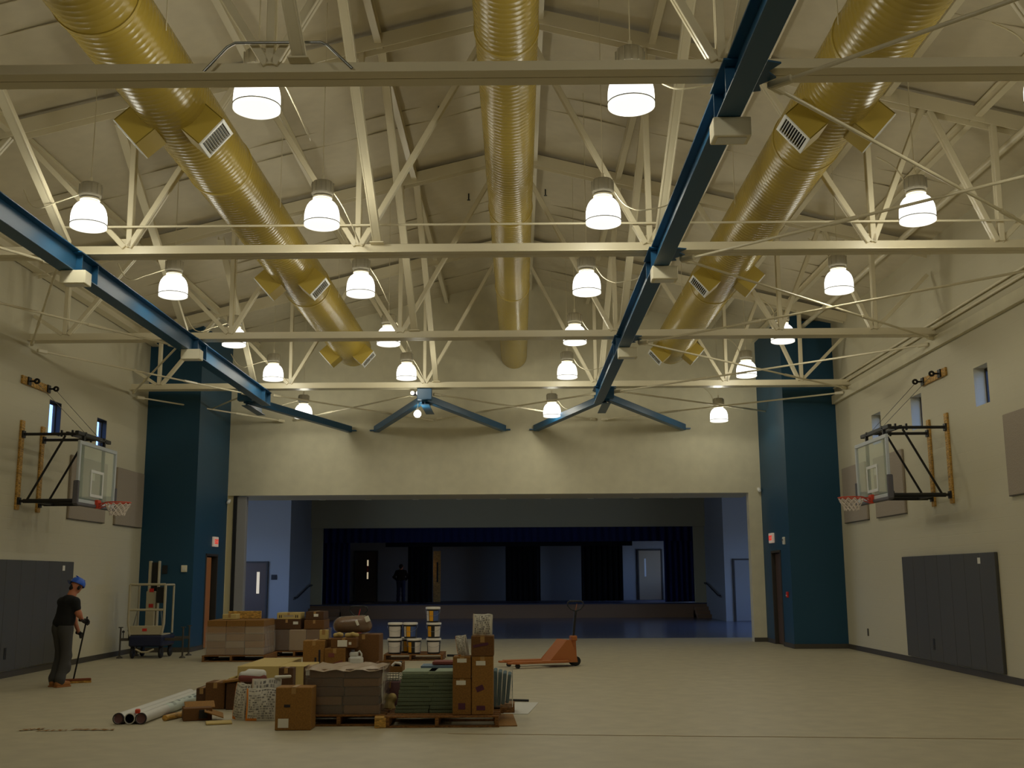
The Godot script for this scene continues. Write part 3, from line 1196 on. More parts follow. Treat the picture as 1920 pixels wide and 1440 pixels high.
func blue_steel() -> void:
	for s in [[-5.97, "left", -1.0], [1.9, "right", 1.0]]:
		var x: float = s[0]
		var t := thing("blue_beam", "long blue steel beam running under the trusses on the %s" % ["left, above the left hoop" if s[2] < 0 else "right of the middle duct"], "beam", Vector3(x, 5.74, -12))
		var b := MB.new()
		b.box(Vector3(x, 6.055, -10.0), Vector3(0.2, 0.016, 31.4), Basis(), 0.003)
		part("top_flange", b, M.beam_blue, t)
		b = MB.new()
		b.box(Vector3(x, 5.9, -10.0), Vector3(0.014, 0.3, 31.4))
		part("web_plate", b, M.beam_blue, t)
		b = MB.new()
		b.box(Vector3(x, 5.745, -10.0), Vector3(0.21, 0.016, 31.4), Basis(), 0.003)
		part("bottom_flange", b, M.beam_blue, t)
		b = MB.new()
		b.between(Vector3(x - 0.014, 6.064, 5.7), Vector3(x + 0.014, 6.079, -25.7))
		part("nailer_strip", b, M.steel_white, t)
		for k in range(1, 5):
			# gusset for the tie rods, reaching to the wall side, and stiffeners
			b = MB.new()
			var g := PackedVector2Array([Vector2(-0.13, -0.26), Vector2(0.12, -0.26), Vector2(0.32, -0.2), Vector2(0.28, -0.08), Vector2(0.4, 0.06), Vector2(0.3, 0.18), Vector2(0.38, 0.34), Vector2(0.14, 0.42), Vector2(-0.13, 0.42)])
			b.extrude(g, 0.016, Transform3D(Basis(Vector3(s[2], 0, 0), Vector3(0, 0, 1), Vector3(0, 1, 0)), Vector3(x, 6.03, TZ[k])))
			part("gusset_plate", b, M.beam_blue, t)
			for dz in [-0.28, 0.28]:
				b = MB.new()
				b.box(Vector3(x, 5.9, TZ[k] + dz), Vector3(0.19, 0.29, 0.014))
				part("stiffener", b, M.beam_blue, t)
	# V braces from the farthest truss down to the far wall
	for s in [[-6.4, null, -4.52, "left blue V brace, reaching to the far wall over the left jamb"], [-2.19, -3.86, -0.36, "middle blue V brace fixed to the far wall left of the middle duct"], [2.08, 0.45, 4.5, "right blue V brace fixed to the far wall right of the middle duct"]]:
		var apex := Vector3(s[0], 5.86, TZ[4] - 0.05)
		var t := thing("blue_v_brace", s[3], "brace", apex, "blue V braces at the far wall")
		for e in [s[1], s[2]]:
			if e == null:
				continue
			var b := MB.new()
			var f := Vector3(e, 5.66, BACK)
			b.bar(apex, f + (apex - f).normalized() * 0.08, 0.16, 0.17, Vector3.UP, 0.012)
			part("arm", b, M.beam_blue, t)
			b = MB.new()
			b.box(Vector3(e, 5.63, BACK + 0.06), Vector3(0.3, 0.03, 0.12), Basis(), 0.004)
			part("foot_plate", b, M.beam_blue, t)
		var b := MB.new()
		b.ibeam(apex + Vector3(0, -0.02, 0), apex + Vector3(0, -0.02, -1.6), 0.26, 0.2, 0.014, 0.014)
		part("stub_beam", b, M.beam_blue, t)
		b = MB.new()
		b.box(apex + Vector3(0, 0.08, 0.05), Vector3(0.34, 0.26, 0.2), Basis(), 0.01)
		part("apex_plate", b, M.beam_blue, t)


func rod(a: Vector3, e: Vector3, label: String) -> void:
	var o := thing("tie_rod", label, "tie rod", a, "white tie rods at bottom chord level")
	var d := (e - a).normalized()
	var b := MB.new()
	b.tube([a + d * 0.2, e - d * 0.2], 0.02, 8)
	part("rod", b, M.steel_white, o)
	for q in [[a, d], [e, -d]]:
		b = MB.new()
		b.bar(q[0], q[0] + q[1] * 0.22, 0.06, 0.07, Vector3.UP, 0.014)
		part("clevis", b, M.steel_white, o)
	b = MB.new()
	var m := a.lerp(e, 0.68)
	b.bar(m - d * 0.2, m + d * 0.2, 0.05, 0.05, Vector3.UP, 0.012)
	part("turnbuckle", b, M.steel_white, o)


func rods() -> void:
	var nth := ["", "nearest truss", "second truss", "third truss", "farthest truss", "far wall"]
	var z := [0.0, TZ[1], TZ[2], TZ[3], TZ[4], BACK]
	for k in range(0, 5):
		var n0: String = nth[k] if k else "unseen truss"
		var z0: float = TZ[0] if k == 0 else z[k]
		var z1: float = z[k + 1] + (0.03 if k == 4 else 0.0)
		var y1 := 5.93 if k == 4 else 6.0
		rod(Vector3(2.25, 6.0, z0), Vector3(XR - 0.1, y1, z1 + 0.1), "white tie rod, right blue beam at %s to right wall at %s" % [n0, nth[k + 1]])
		rod(Vector3(XR - 0.1, 5.94, z0 - 0.1), Vector3(2.25, y1 - 0.04, z1 + 0.05), "white tie rod, right wall at %s to right blue beam at %s" % [n0, nth[k + 1]])
		if k >= 1:
			rod(Vector3(-6.32, 6.0, z0), Vector3(XL + 0.1, y1, z1 + 0.15), "white tie rod, left blue beam at %s to left wall at %s" % [n0, nth[k + 1]])
			rod(Vector3(XL + 0.1, 5.94, z0 - 0.1), Vector3(-6.32, y1 - 0.04, z1 + 0.1), "white tie rod, left wall at %s to left blue beam at %s" % [n0, nth[k + 1]])
	var zt: float = TZ[4] - 0.2
	rod(Vector3(-2.0, 5.98, zt), Vector3(2.1, 5.9, BACK + 0.03), "white tie rod from middle V brace apex back to far wall on its right")
	rod(Vector3(1.9, 5.98, zt), Vector3(-2.2, 5.94, BACK + 0.03), "white tie rod from right V brace apex back to far wall on its left")
	rod(Vector3(-5.8, 5.98, zt), Vector3(-2.3, 5.9, BACK + 0.03), "white tie rod from left V brace apex back to far wall on its right")
	rod(Vector3(-2.4, 5.98, zt), Vector3(-6.1, 5.94, BACK + 0.03), "white tie rod from middle V brace apex back to far wall on its left")


# ---- the three gold ducts ----
func duct(x: float, y: float, r: float, z0: float, z1: float, label: String, registers: Array, bands: Array) -> void:
	var t := thing("spiral_duct", label, "duct", Vector3(x, y - r, (z0 + z1) / 2))
	var prof := []
	var l := absf(z1 - z0)
	var s := 0.0
	while s < l - 0.13:
		prof.append(Vector2(r, s))
		prof.append(Vector2(r, s + 0.07))
		prof.append(Vector2(r + 0.0022, s + 0.079))
		prof.append(Vector2(r + 0.0022, s + 0.089))
		s += 0.1
	prof.append(Vector2(r, l))
	prof.append(Vector2(r - 0.03, l))
	prof.append(Vector2(0.001, l))
	var xf := Transform3D(Basis(Vector3(1, 0, 0), Vector3(0, 0, -1), Vector3(0, 1, 0)), Vector3(x, y, z0))
	var b := MB.new()
	b.lathe(prof, 40, xf)
	part("duct_body", b, M.duct, t)
	for z in bands:
		b = MB.new()
		var q := Transform3D(xf.basis, Vector3(x, y, z))
		b.lathe([Vector2(r, 0), Vector2(r + 0.012, 0.004), Vector2(r + 0.012, 0.05), Vector2(r, 0.055)], 40, q)
		part("joint_band", b, M.duct_box, t)
	for z in registers:
		for sd in [-1.0, 1.0]:
			var out := Vector3(sd * 0.75, -0.66, 0).normalized()
			var along := Vector3(0, 0, 1)
			var side := along.cross(out).normalized()
			var bs := Basis(side, along, out)
			var c := Vector3(x, y, z)
			b = MB.new()
			# collar box: four walls so that the grille sits recessed
			for e in [-1.0, 1.0]:
				b.box(c + out * (r + 0.06) + side * e * 0.2, Vector3(0.012, 0.42, 0.34), bs)
				b.box(c + out * (r + 0.06) + along * e * 0.204, Vector3(0.4, 0.012, 0.34), bs)
			b.box(c + out * (r + 0.06), Vector3(0.39, 0.4, 0.2), bs)
			var box := part("register_box", b, M.duct_box, t)
			b = MB.new()
			var f := c + out * (r + 0.235)
			for e in [-1.0, 1.0]:
				b.box(f + side * e * 0.185, Vector3(0.04, 0.42, 0.02), bs, 0.004)
				b.box(f + along * e * 0.19, Vector3(0.33, 0.04, 0.02), bs, 0.004)
			part("grille_frame", b, M.grille_white, box)
			b = MB.new()
			b.box(f - out * 0.05, Vector3(0.34, 0.35, 0.01), bs)
			part("damper", b, M.dark, box)
			for i in 9:
				b = MB.new()
				b.box(f + side * (-0.14 + i * 0.035), Vector3(0.006, 0.34, 0.03), Basis(bs * Basis(Vector3(0, 1, 0), 0.5)))
				part("slat", b, M.grille_white, box)
	# hanger straps up to the roof
	for k in 5:
		var z: float = TZ[k] - 1.2
		if z < z1:
			continue
		for sd in [-1.0, 1.0]:
			b = MB.new()
			b.tube([Vector3(x + sd * (r + 0.015), y, z), Vector3(x + sd * (r + 0.015), roof_y(x + sd * r) - 0.06, z)], 0.006, 6)
			part("hanger", b, M.steel_white, t)


func ducts() -> void:
	duct(-0.1, 7.66, 0.35, 5.9, BACK + 0.02, "gold spiral duct in the middle, running into the far wall", [], [-3.0, -7.4, -11.2, -17.1, -22.0])
	duct(-4.0, 7.2, 0.43, 5.9, -26.2, "gold spiral duct on the left with pairs of white register grilles", [-5.0, -12.1, -18.9, -25.3], [-3.0, -9.6, -14.0, -20.2])
	duct(3.72, 7.2, 0.43, 5.9, -26.2, "gold spiral duct on the right with pairs of white register grilles", [-5.0, -12.1, -18.9, -25.3], [-3.0, -10.6, -13.3, -20.2])


# ---- lamps ----
func lamp_at(at: Vector3, label: String) -> Node3D:
	var t := thing("bay_lamp", label, "lamp", at, "white bell lamps of the hall")
	var xf := Transform3D(Basis(), at)
	var b := MB.new()
	b.lathe([Vector2(0.001, 0.416), Vector2(0.1, 0.418), Vector2(0.132, 0.43), Vector2(0.138, 0.46), Vector2(0.138, 0.58), Vector2(0.12, 0.61), Vector2(0.06, 0.62), Vector2(0.001, 0.62)], 24, xf)
	part("ballast_housing", b, M.housing, t)
	for k in 12:
		var a := TAU * k / 12.0
		b = MB.new()
		b.box(at + Vector3(cos(a) * 0.14, 0.52, sin(a) * 0.14), Vector3(0.012, 0.14, 0.01), Basis(Vector3.UP, -a))
		part("cooling_fin", b, M.housing, t)
	b = MB.new()
	b.lathe([Vector2(0.095, 0.36), Vector2(0.098, 0.38), Vector2(0.124, 0.385), Vector2(0.124, 0.405), Vector2(0.085, 0.41), Vector2(0.08, 0.42)], 24, xf)
	part("neck_ring", b, M.cream_plastic, t)
	b = MB.new()
	b.lathe([Vector2(0.224, 0.06), Vector2(0.225, 0.12), Vector2(0.222, 0.18), Vector2(0.213, 0.23), Vector2(0.195, 0.28), Vector2(0.168, 0.32), Vector2(0.13, 0.352), Vector2(0.1, 0.366), Vector2(0.001, 0.37)], 32, xf)
	var lip := MB.new()
	lip.lathe([Vector2(0.001, 0.0), Vector2(0.12, 0.004), Vector2(0.21, 0.012), Vector2(0.226, 0.02), Vector2(0.227, 0.052), Vector2(0.224, 0.06)], 32, xf)
	part("bell", b, M.bell_glow, t, [[lip, M.lens_glow]])
	b = MB.new()
	b.lathe([Vector2(0.2245, 0.052), Vector2(0.231, 0.054), Vector2(0.231, 0.064), Vector2(0.2245, 0.066)], 32, xf)
	part("rim_band", b, M.galvanised, t)
	b = MB.new()
	b.tube([at + Vector3(0, 0.6, 0), at + Vector3(0, 0.7, 0)], 0.02, 8)
	b.tube([at + Vector3(0, 0.7, 0), Vector3(at.x, roof_y(at.x) - 0.02, at.z)], 0.006, 6)
	part("hanger", b, M.steel_white, t)
	var l := OmniLight3D.new()
	l.name = "lamp_light"
	l.light_color = LAMP_COLOR
	l.light_energy = LAMP_ALL
	l.light_size = 0.1
	l.omni_range = 60.0
	l.omni_attenuation = 2.0
	l.shadow_enabled = true
	l.position = Vector3(0, 0.2, 0)
	t.add_child(l)
	var d := SpotLight3D.new()
	d.name = "lamp_downlight"
	d.light_color = LAMP_COLOR
	d.light_energy = LAMP_DOWN
	d.light_size = 0.1
	d.spot_range = 60.0
	d.spot_attenuation = 2.0
	d.spot_angle = 84.0
	d.spot_angle_attenuation = 0.25
	d.shadow_enabled = true
	d.position = Vector3(0, 0.2, 0)
	d.rotation.x = -PI / 2
	t.add_child(d)
	return t


func cord(lamp: Node3D, pts: Array) -> void:
	var b := MB.new()
	var c := Curve3D.new()
	var at := lamp.position
	for i in pts.size():
		var p: Vector3 = at + pts[i]
		var tn: Vector3 = (at + pts[mini(i + 1, pts.size() - 1)] - (at + pts[maxi(i - 1, 0)])) * 0.22
		c.add_point(p, -tn, tn)
	b.tube(Array(c.tessellate(4, 3)), 0.009, 6)
	part("cord", b, M.steel_white, lamp)


func lamps() -> void:
	var rows := [[-9.95, 6.13], [-13.5, 6.13], [-17.0, 6.13], [-20.8, 6.13], [-24.25, 6.08], [-27.8, 5.73], [-6.3, 6.13]]  # last row is out of view, lighting the near floor and truss
	var cols := [-5.5, -2.5, 1.11, 5.13]
	var rn := ["first row before the nearest truss", "second row from the camera", "third row from the camera", "fourth row from the camera", "fifth row, before the farthest truss", "last row by the far wall", "unseen row just over the camera", "row behind the camera", "rearmost row behind the camera"]
	var cn := ["left of the left duct", "just right of the left duct", "between middle and right ducts", "right of the right duct"]
	var protos := [null, null, null, null]
	for r in rows.size():
		for c in 4:
			if (r == 5 and c == 1) or (r == 6 and c == 0):
				continue
			if r == 0:
				rn[0] = "first row behind the nearest truss"
			var at := Vector3(cols[c], rows[r][1], rows[r][0])
			if r == 5 and c == 2:
				at = Vector3(0.87, 5.72, -27.8)
			if r == 5 and c == 3:
				at.y = 5.57
			var label: String = "white glowing bell lamp %s, %s" % [cn[c], rn[r]]
			var o: Node3D
			if r == 5 or protos[c] == null:
				o = lamp_at(at, label)
				if r != 5:
					protos[c] = o
			else:
				o = dup(protos[c], at, label)
	# cords are given to single lamps, so after all copies exist
	for o in get_children():
		if not String(o.name).begins_with("bay_lamp"):
			continue
		var p: Vector3 = o.position
		if p.z > -9.0:
			continue
		var up := 0.47
		if p.x < -5:
			cord(o, [Vector3(-0.14, up, 0), Vector3(-0.45, up - 0.06, -0.1), Vector3(-0.8, up - 0.1, -0.2), Vector3(-1.1, up + 0.25, -0.5)])
		elif p.x < 0:
			cord(o, [Vector3(0.14, up, 0), Vector3(0.25, up - 0.16, -0.2), Vector3(0.36, up - 0.4, -0.6), Vector3(0.34, 0.1, -0.95)])
		elif p.x < 3:
			cord(o, [Vector3(0.14, up, 0), Vector3(0.32, up - 0.22, 0), Vector3(0.6, up - 0.26, 0), Vector3(0.95, up - 0.1, -0.1), Vector3(1.1, up + 0.2, -0.2)])
		else:
			cord(o, [Vector3(-0.1, up, 0), Vector3(-0.2, up + 0.3, -0.1), Vector3(-0.4, up + 0.5, -0.2)])
	# a small bare spot lamp on a drop cord at the middle V brace
	var t := thing("drop_lamp", "small bright round lamp on a drop cord under the middle V brace", "lamp", Vector3(-2.3, 5.5, -25.55))
	var b := MB.new()
	var at := Vector3(-2.38, 5.52, -25.7)
	b.lathe([Vector2(0.001, -0.09), Vector2(0.05, -0.08), Vector2(0.088, -0.03), Vector2(0.09, 0.02), Vector2(0.06, 0.07), Vector2(0.03, 0.09), Vector2(0.001, 0.09)], 20, Transform3D(Basis(), at))
	part("bulb", b, M.bell_glow, t)
	b = MB.new()
	b.lathe([Vector2(0.032, 0.08), Vector2(0.034, 0.14), Vector2(0.001, 0.15)], 12, Transform3D(Basis(), at))
	part("socket", b, M.housing, t)
	b = MB.new()
	b.tube([at + Vector3(0, 0.14, 0), at + Vector3(0.02, 0.3, 0), at + Vector3(0.05, 0.52, 0.1)], 0.008, 6)
	part("cord", b, M.steel_white, t)
	var l := OmniLight3D.new()
	l.name = "bulb_light"
	l.light_color = LAMP_COLOR
	l.light_energy = LAMP_ALL * 0.7
	l.light_size = 0.06
	l.omni_range = 40.0
	l.omni_attenuation = 2.0
	l.shadow_enabled = true
	l.position = at - t.position
	t.add_child(l)
	# twin emergency heads beside it
	t = thing("emergency_light", "small twin headed emergency light at the middle V brace apex", "light", Vector3(-2.42, 5.93, -25.62))
	for s in [-1.0, 1.0]:
		b = MB.new()
		b.lathe([Vector2(0.001, 0), Vector2(0.05, 0.0), Vector2(0.055, 0.02), Vector2(0.04, 0.09), Vector2(0.001, 0.1)], 14, Transform3D(Basis(Vector3(1, 0, 0), Vector3(0, 0, -1), Vector3(0, 1, 0)), Vector3(-2.42 + s * 0.065, 5.99, -25.5)))
		part("lamp_head", b, M.chrome, t)
	b = MB.new()
	b.box(Vector3(-2.42, 5.99, -25.62), Vector3(0.22, 0.1, 0.07), Basis(), 0.01)
	part("battery_box", b, M.dark, t)
	# white box fittings hung under the blue beams
	var proto: Node3D
	for p in [[1.93, -9.35, "white box fitting under right blue beam at the nearest truss"], [1.95, -14.1, "white box fitting under right blue beam at the second truss"], [1.97, -19.3, "white box fitting under right blue beam at the third truss"], [-5.87, -14.1, "white box fitting under left blue beam at the second truss"], [-5.82, -19.2, "white box fitting under left blue beam at the third truss"]]:
		var q := Vector3(p[0], 5.55, p[1])
		if proto:
			dup(proto, q, p[2])
			continue
		proto = thing("box_fitting", p[2], "fitting", q, "white box fittings under the blue beams")
		b = MB.new()
		b.box(q + Vector3(0, 0.095, 0), Vector3(0.34, 0.18, 0.22), Basis(), 0.008)
		part("housing", b, M.cream_plastic, proto)
		b = MB.new()
		b.box(q + Vector3(0, 0.005, 0), Vector3(0.26, 0.012, 0.15), Basis(), 0.004)
		part("lens", b, M.grille_white, proto)
		b = MB.new()
		b.box(q + Vector3(0, 0.18, 0), Vector3(0.12, 0.03, 0.1))
		part("bracket", b, M.cream_plastic, proto)
	# conduits
	b = MB.new()
	b.tube([Vector3(-6.2, 6.47, TZ[2] + 0.14), Vector3(XR - 0.05, 6.47, TZ[2] + 0.14)], 0.016, 8)
	single("conduit", b, M.steel_white, "thin white conduit running the length of the second truss", "conduit", Vector3(0, 6.45, TZ[2] + 0.14))
	b = MB.new()
	var zc: float = TZ[1] + 0.13
	b.tube([Vector3(-2.75, 6.1, zc), Vector3(-2.55, 6.33, zc), Vector3(-2.48, 6.37, zc), Vector3(-1.72, 6.37, zc), Vector3(-1.66, 6.34, zc), Vector3(-1.44, 6.12, zc)], 0.013, 8)
	single("bent_conduit", b, M.galvanised, "bent bare metal conduit arching over the bottom chord of the nearest truss", "conduit", Vector3(-2.1, 6.1, zc))
	for i in 2:
		b = MB.new()
		var y := 6.2 + 0.12 * i
		b.tube([Vector3(XR - 0.05, y, 5.8), Vector3(XR - 0.05, y, -26.5)], 0.022, 8)
		single("wall_conduit", b, M.steel_white, ["lower", "upper"][i] + " white pipe along the right wall above the ledger", "pipe", Vector3(XR - 0.05, y, -12))
	b = MB.new()
	b.tube([Vector3(XR - 0.75, roof_y(XR - 0.75) - 0.35, 5.8), Vector3(XR - 0.75, roof_y(XR - 0.75) - 0.35, BACK)], 0.055, 12)
	single("sprinkler_main", b, M.steel_white, "thick white sprinkler pipe under the roof near the right wall", "pipe", Vector3(XR - 0.75, roof_y(XR - 0.75) - 0.4, -12))
	var sp: Node3D
	for q in [[-1.3, -17.4, "left of the middle duct before the third truss"], [0.9, -17.5, "right of the middle duct before the third truss"], [0.6, -21.8, "right of the middle duct behind the third truss"], [-1.0, -21.9, "left of the middle duct behind the third truss"], [2.9, -12.2, "beside the right blue beam before the second truss"], [3.2, -17.6, "right of the right blue beam before the third truss"], [1.9, -21.9, "above the right blue beam behind the third truss"]]:
		var ql: String = "dark sprinkler under the roof, " + q[2]
		var p := Vector3(q[0], roof_y(q[0]) - 0.16, q[1])
		if sp:
			dup(sp, p, ql)
			continue
		sp = thing("fire_sprinkler", ql, "sprinkler", p, "sprinkler heads under the roof")
		b = MB.new()
		b.tube([p + Vector3(0, 0.14, 0), p], 0.014, 8)
		part("drop_pipe", b, M.dark, sp)
		b = MB.new()
		b.lathe([Vector2(0.001, -0.03), Vector2(0.035, -0.028), Vector2(0.035, -0.022), Vector2(0.012, -0.018), Vector2(0.014, 0.0)], 12, Transform3D(Basis(), p))
		part("deflector", b, M.dark, sp)


# ---- things on the walls ----
func wall_things() -> void:
	# acoustic panels
	for p in [[XL, -22.15, -24.1, "taupe acoustic panel on left wall behind the left backboard"], [XL, -24.72, -26.5, "taupe acoustic panel on left wall next to the blue pilaster"], [XR, -15.6, -17.38, "taupe acoustic panel on right wall, nearest and cut by the picture edge"], [XR, -22.1, -23.9, "taupe acoustic panel on right wall behind the right backboard"], [XR, -24.5, -26.25, "taupe acoustic panel on right wall next to the blue pilaster"]]:
		var x: float = p[0]
		var s := 1.0 if x < 0 else -1.0
		var t := thing("acoustic_panel", p[3], "wall panel", Vector3(x, 2.92, (p[1] + p[2]) / 2), "taupe acoustic panels on the side walls")
		var b := MB.new()
		b.box(Vector3(x + s * 0.028, 3.56, (p[1] + p[2]) / 2), Vector3(0.055, 1.29, p[1] - p[2]), Basis(), 0.012)
		part("panel", b, M.panel_taupe, t)
		b = MB.new()
		b.box(Vector3(x + s * 0.025, 2.915, (p[1] + p[2]) / 2), Vector3(0.05, 0.012, p[1] - p[2]))
		part("edge_trim", b, M.base_grey, t)
	# wall pads
	for p in [[XL, -16.6, -22.55, "long dark grey wall pad on the left wall behind the man with the broom"], [XR, -18.08, -22.46, "dark grey wall pad on the right wall below the right hoop"]]:
		var x: float = p[0]
		var s := 1.0 if x < 0 else -1.0
		var n := int(round((p[1] - p[2]) / 0.62))
		var w: float = (p[1] - p[2]) / n
		var t := thing("wall_pad", p[3], "wall pad", Vector3(x, 0.13, (p[1] + p[2]) / 2))
		for i in n:
			var b := MB.new()
			b.box(Vector3(x + s * 0.03, 1.095, p[1] - w * (i + 0.5)), Vector3(0.058, 1.93, w - 0.001), Basis(), 0.008)
			part("pad", b, M.mat_grey, t)
		var b := MB.new()
		b.box(Vector3(x + s * 0.06, 1.93, p[1] - 0.62 if x > 0 else p[2] + 0.5), Vector3(0.004, 0.1, 0.11))
		part("white_tag", b, M.paper, t)
		b = MB.new()
		b.box(Vector3(x + s * 0.061, 0.43, -21.0 if x > 0 else -19.75), Vector3(0.008, 0.2, 0.09), Basis(), 0.003)
		part("socket_cutout", b, M.black_steel, t)
	var b := MB.new()
	b.box(Vector3(XR - 0.006, 0.45, -25.1), Vector3(0.012, 0.16, 0.08), Basis(), 0.003)
	single("wall_outlet", b, M.base_grey, "small grey outlet low on the right wall between pilaster and wall pad", "outlet", Vector3(XR, 0.37, -25.1))
	# exit signs stand on the inner sides of the pilasters
	for p in [[-7.81, 1.0, -28.37, 2.64, "red lettered exit sign on the left blue pilaster"], [6.49, -1.0, -28.38, 2.65, "red lettered exit sign on the right blue pilaster"]]:
		var t := thing("exit_sign", p[4], "sign", Vector3(p[0], p[3] - 0.12, p[2]))
		b = MB.new()
		b.box(Vector3(p[0] + p[1] * 0.03, p[3], p[2]), Vector3(0.06, 0.25, 0.4), Basis(), 0.008)
		part("case", b, M.exit_white, t)
		var tm := TextMesh.new()
		var f := SystemFont.new()
		f.font_names = PackedStringArray(["Droid Sans"])
		f.font_weight = 700
		tm.font = f
		tm.text = "EXIT"
		tm.font_size = 64
		tm.pixel_size = 0.0026
		tm.depth = 0.008
		tm.material = M.exit_red
		var o := MeshInstance3D.new()
		o.mesh = tm
		o.name = "lettering"
		o.position = Vector3(p[1] * 0.063, 0.12, 0)
		o.rotation.y = PI / 2 * p[1]
		t.add_child(o, true)
	var st := thing("strobe", "white fire strobe on the right blue pilaster beside the exit sign", "alarm", Vector3(6.49, 2.46, -27.1))
	b = MB.new()
	b.box(Vector3(6.465, 2.54, -27.1), Vector3(0.05, 0.18, 0.13), Basis(), 0.01)
	part("base", b, M.paper, st)
	b = MB.new()
	b.box(Vector3(6.43, 2.56, -27.1), Vector3(0.03, 0.06, 0.08), Basis(), 0.01)
	part("lens", b, M.chrome, st)
	st = thing("pull_station", "red fire alarm pull station on the right blue pilaster beside the door", "alarm", Vector3(6.49, 1.18, -27.0))
	b = MB.new()
	b.box(Vector3(6.465, 1.25, -27.0), Vector3(0.05, 0.14, 0.1), Basis(), 0.01)
	part("case", b, M.red, st)
	b = MB.new()
	b.box(Vector3(6.437, 1.23, -27.0), Vector3(0.012, 0.02, 0.07), Basis(), 0.003)
	part("handle", b, M.paper, st)
	st = thing("thermostat", "small pale box on the left blue pilaster right of the lift mast", "box", Vector3(-8.02, 1.86, -26.6))
	b = MB.new()
	b.box(Vector3(-8.02, 1.95, -26.61), Vector3(0.14, 0.16, 0.04), Basis(), 0.01)
	part("cover", b, M.cream_plastic, st)
	b = MB.new()
	b.box(Vector3(-8.02, 1.95, -26.585), Vector3(0.07, 0.08, 0.012), Basis(), 0.004)
	part("dial", b, M.paper, st)
	b = MB.new()
	b.box(Vector3(-8.48, 1.93, -26.61), Vector3(0.12, 0.2, 0.04), Basis(), 0.01)
	single("control_box", b, M.dark, "small dark box on the left blue pilaster left of the lift mast", "box", Vector3(-8.48, 1.83, -26.61))
	# small white cameras at the ends of the beam over the opening
	for p in [[-7.75, 3.72, "left"], [6.42, 3.95, "right"]]:
		st = thing("security_camera", "small white camera at the %s upper corner of the wide opening" % p[2], "camera", Vector3(p[0], p[1], BACK))
		b = MB.new()
		b.box(Vector3(p[0], p[1] + 0.05, BACK + 0.03), Vector3(0.07, 0.07, 0.06), Basis(), 0.01)
		part("base", b, M.paper, st)
		b = MB.new()
		b.lathe([Vector2(0.001, 0), Vector2(0.045, 0.0), Vector2(0.045, 0.1), Vector2(0.03, 0.14), Vector2(0.001, 0.14)], 14, Transform3D(Basis(Vector3(1, 0, 0), Vector3(0, -0.4, 0.92), Vector3(0, -0.92, -0.4)), Vector3(p[0], p[1] + 0.03, BACK + 0.06)))
		part("body", b, M.grille_white, st)


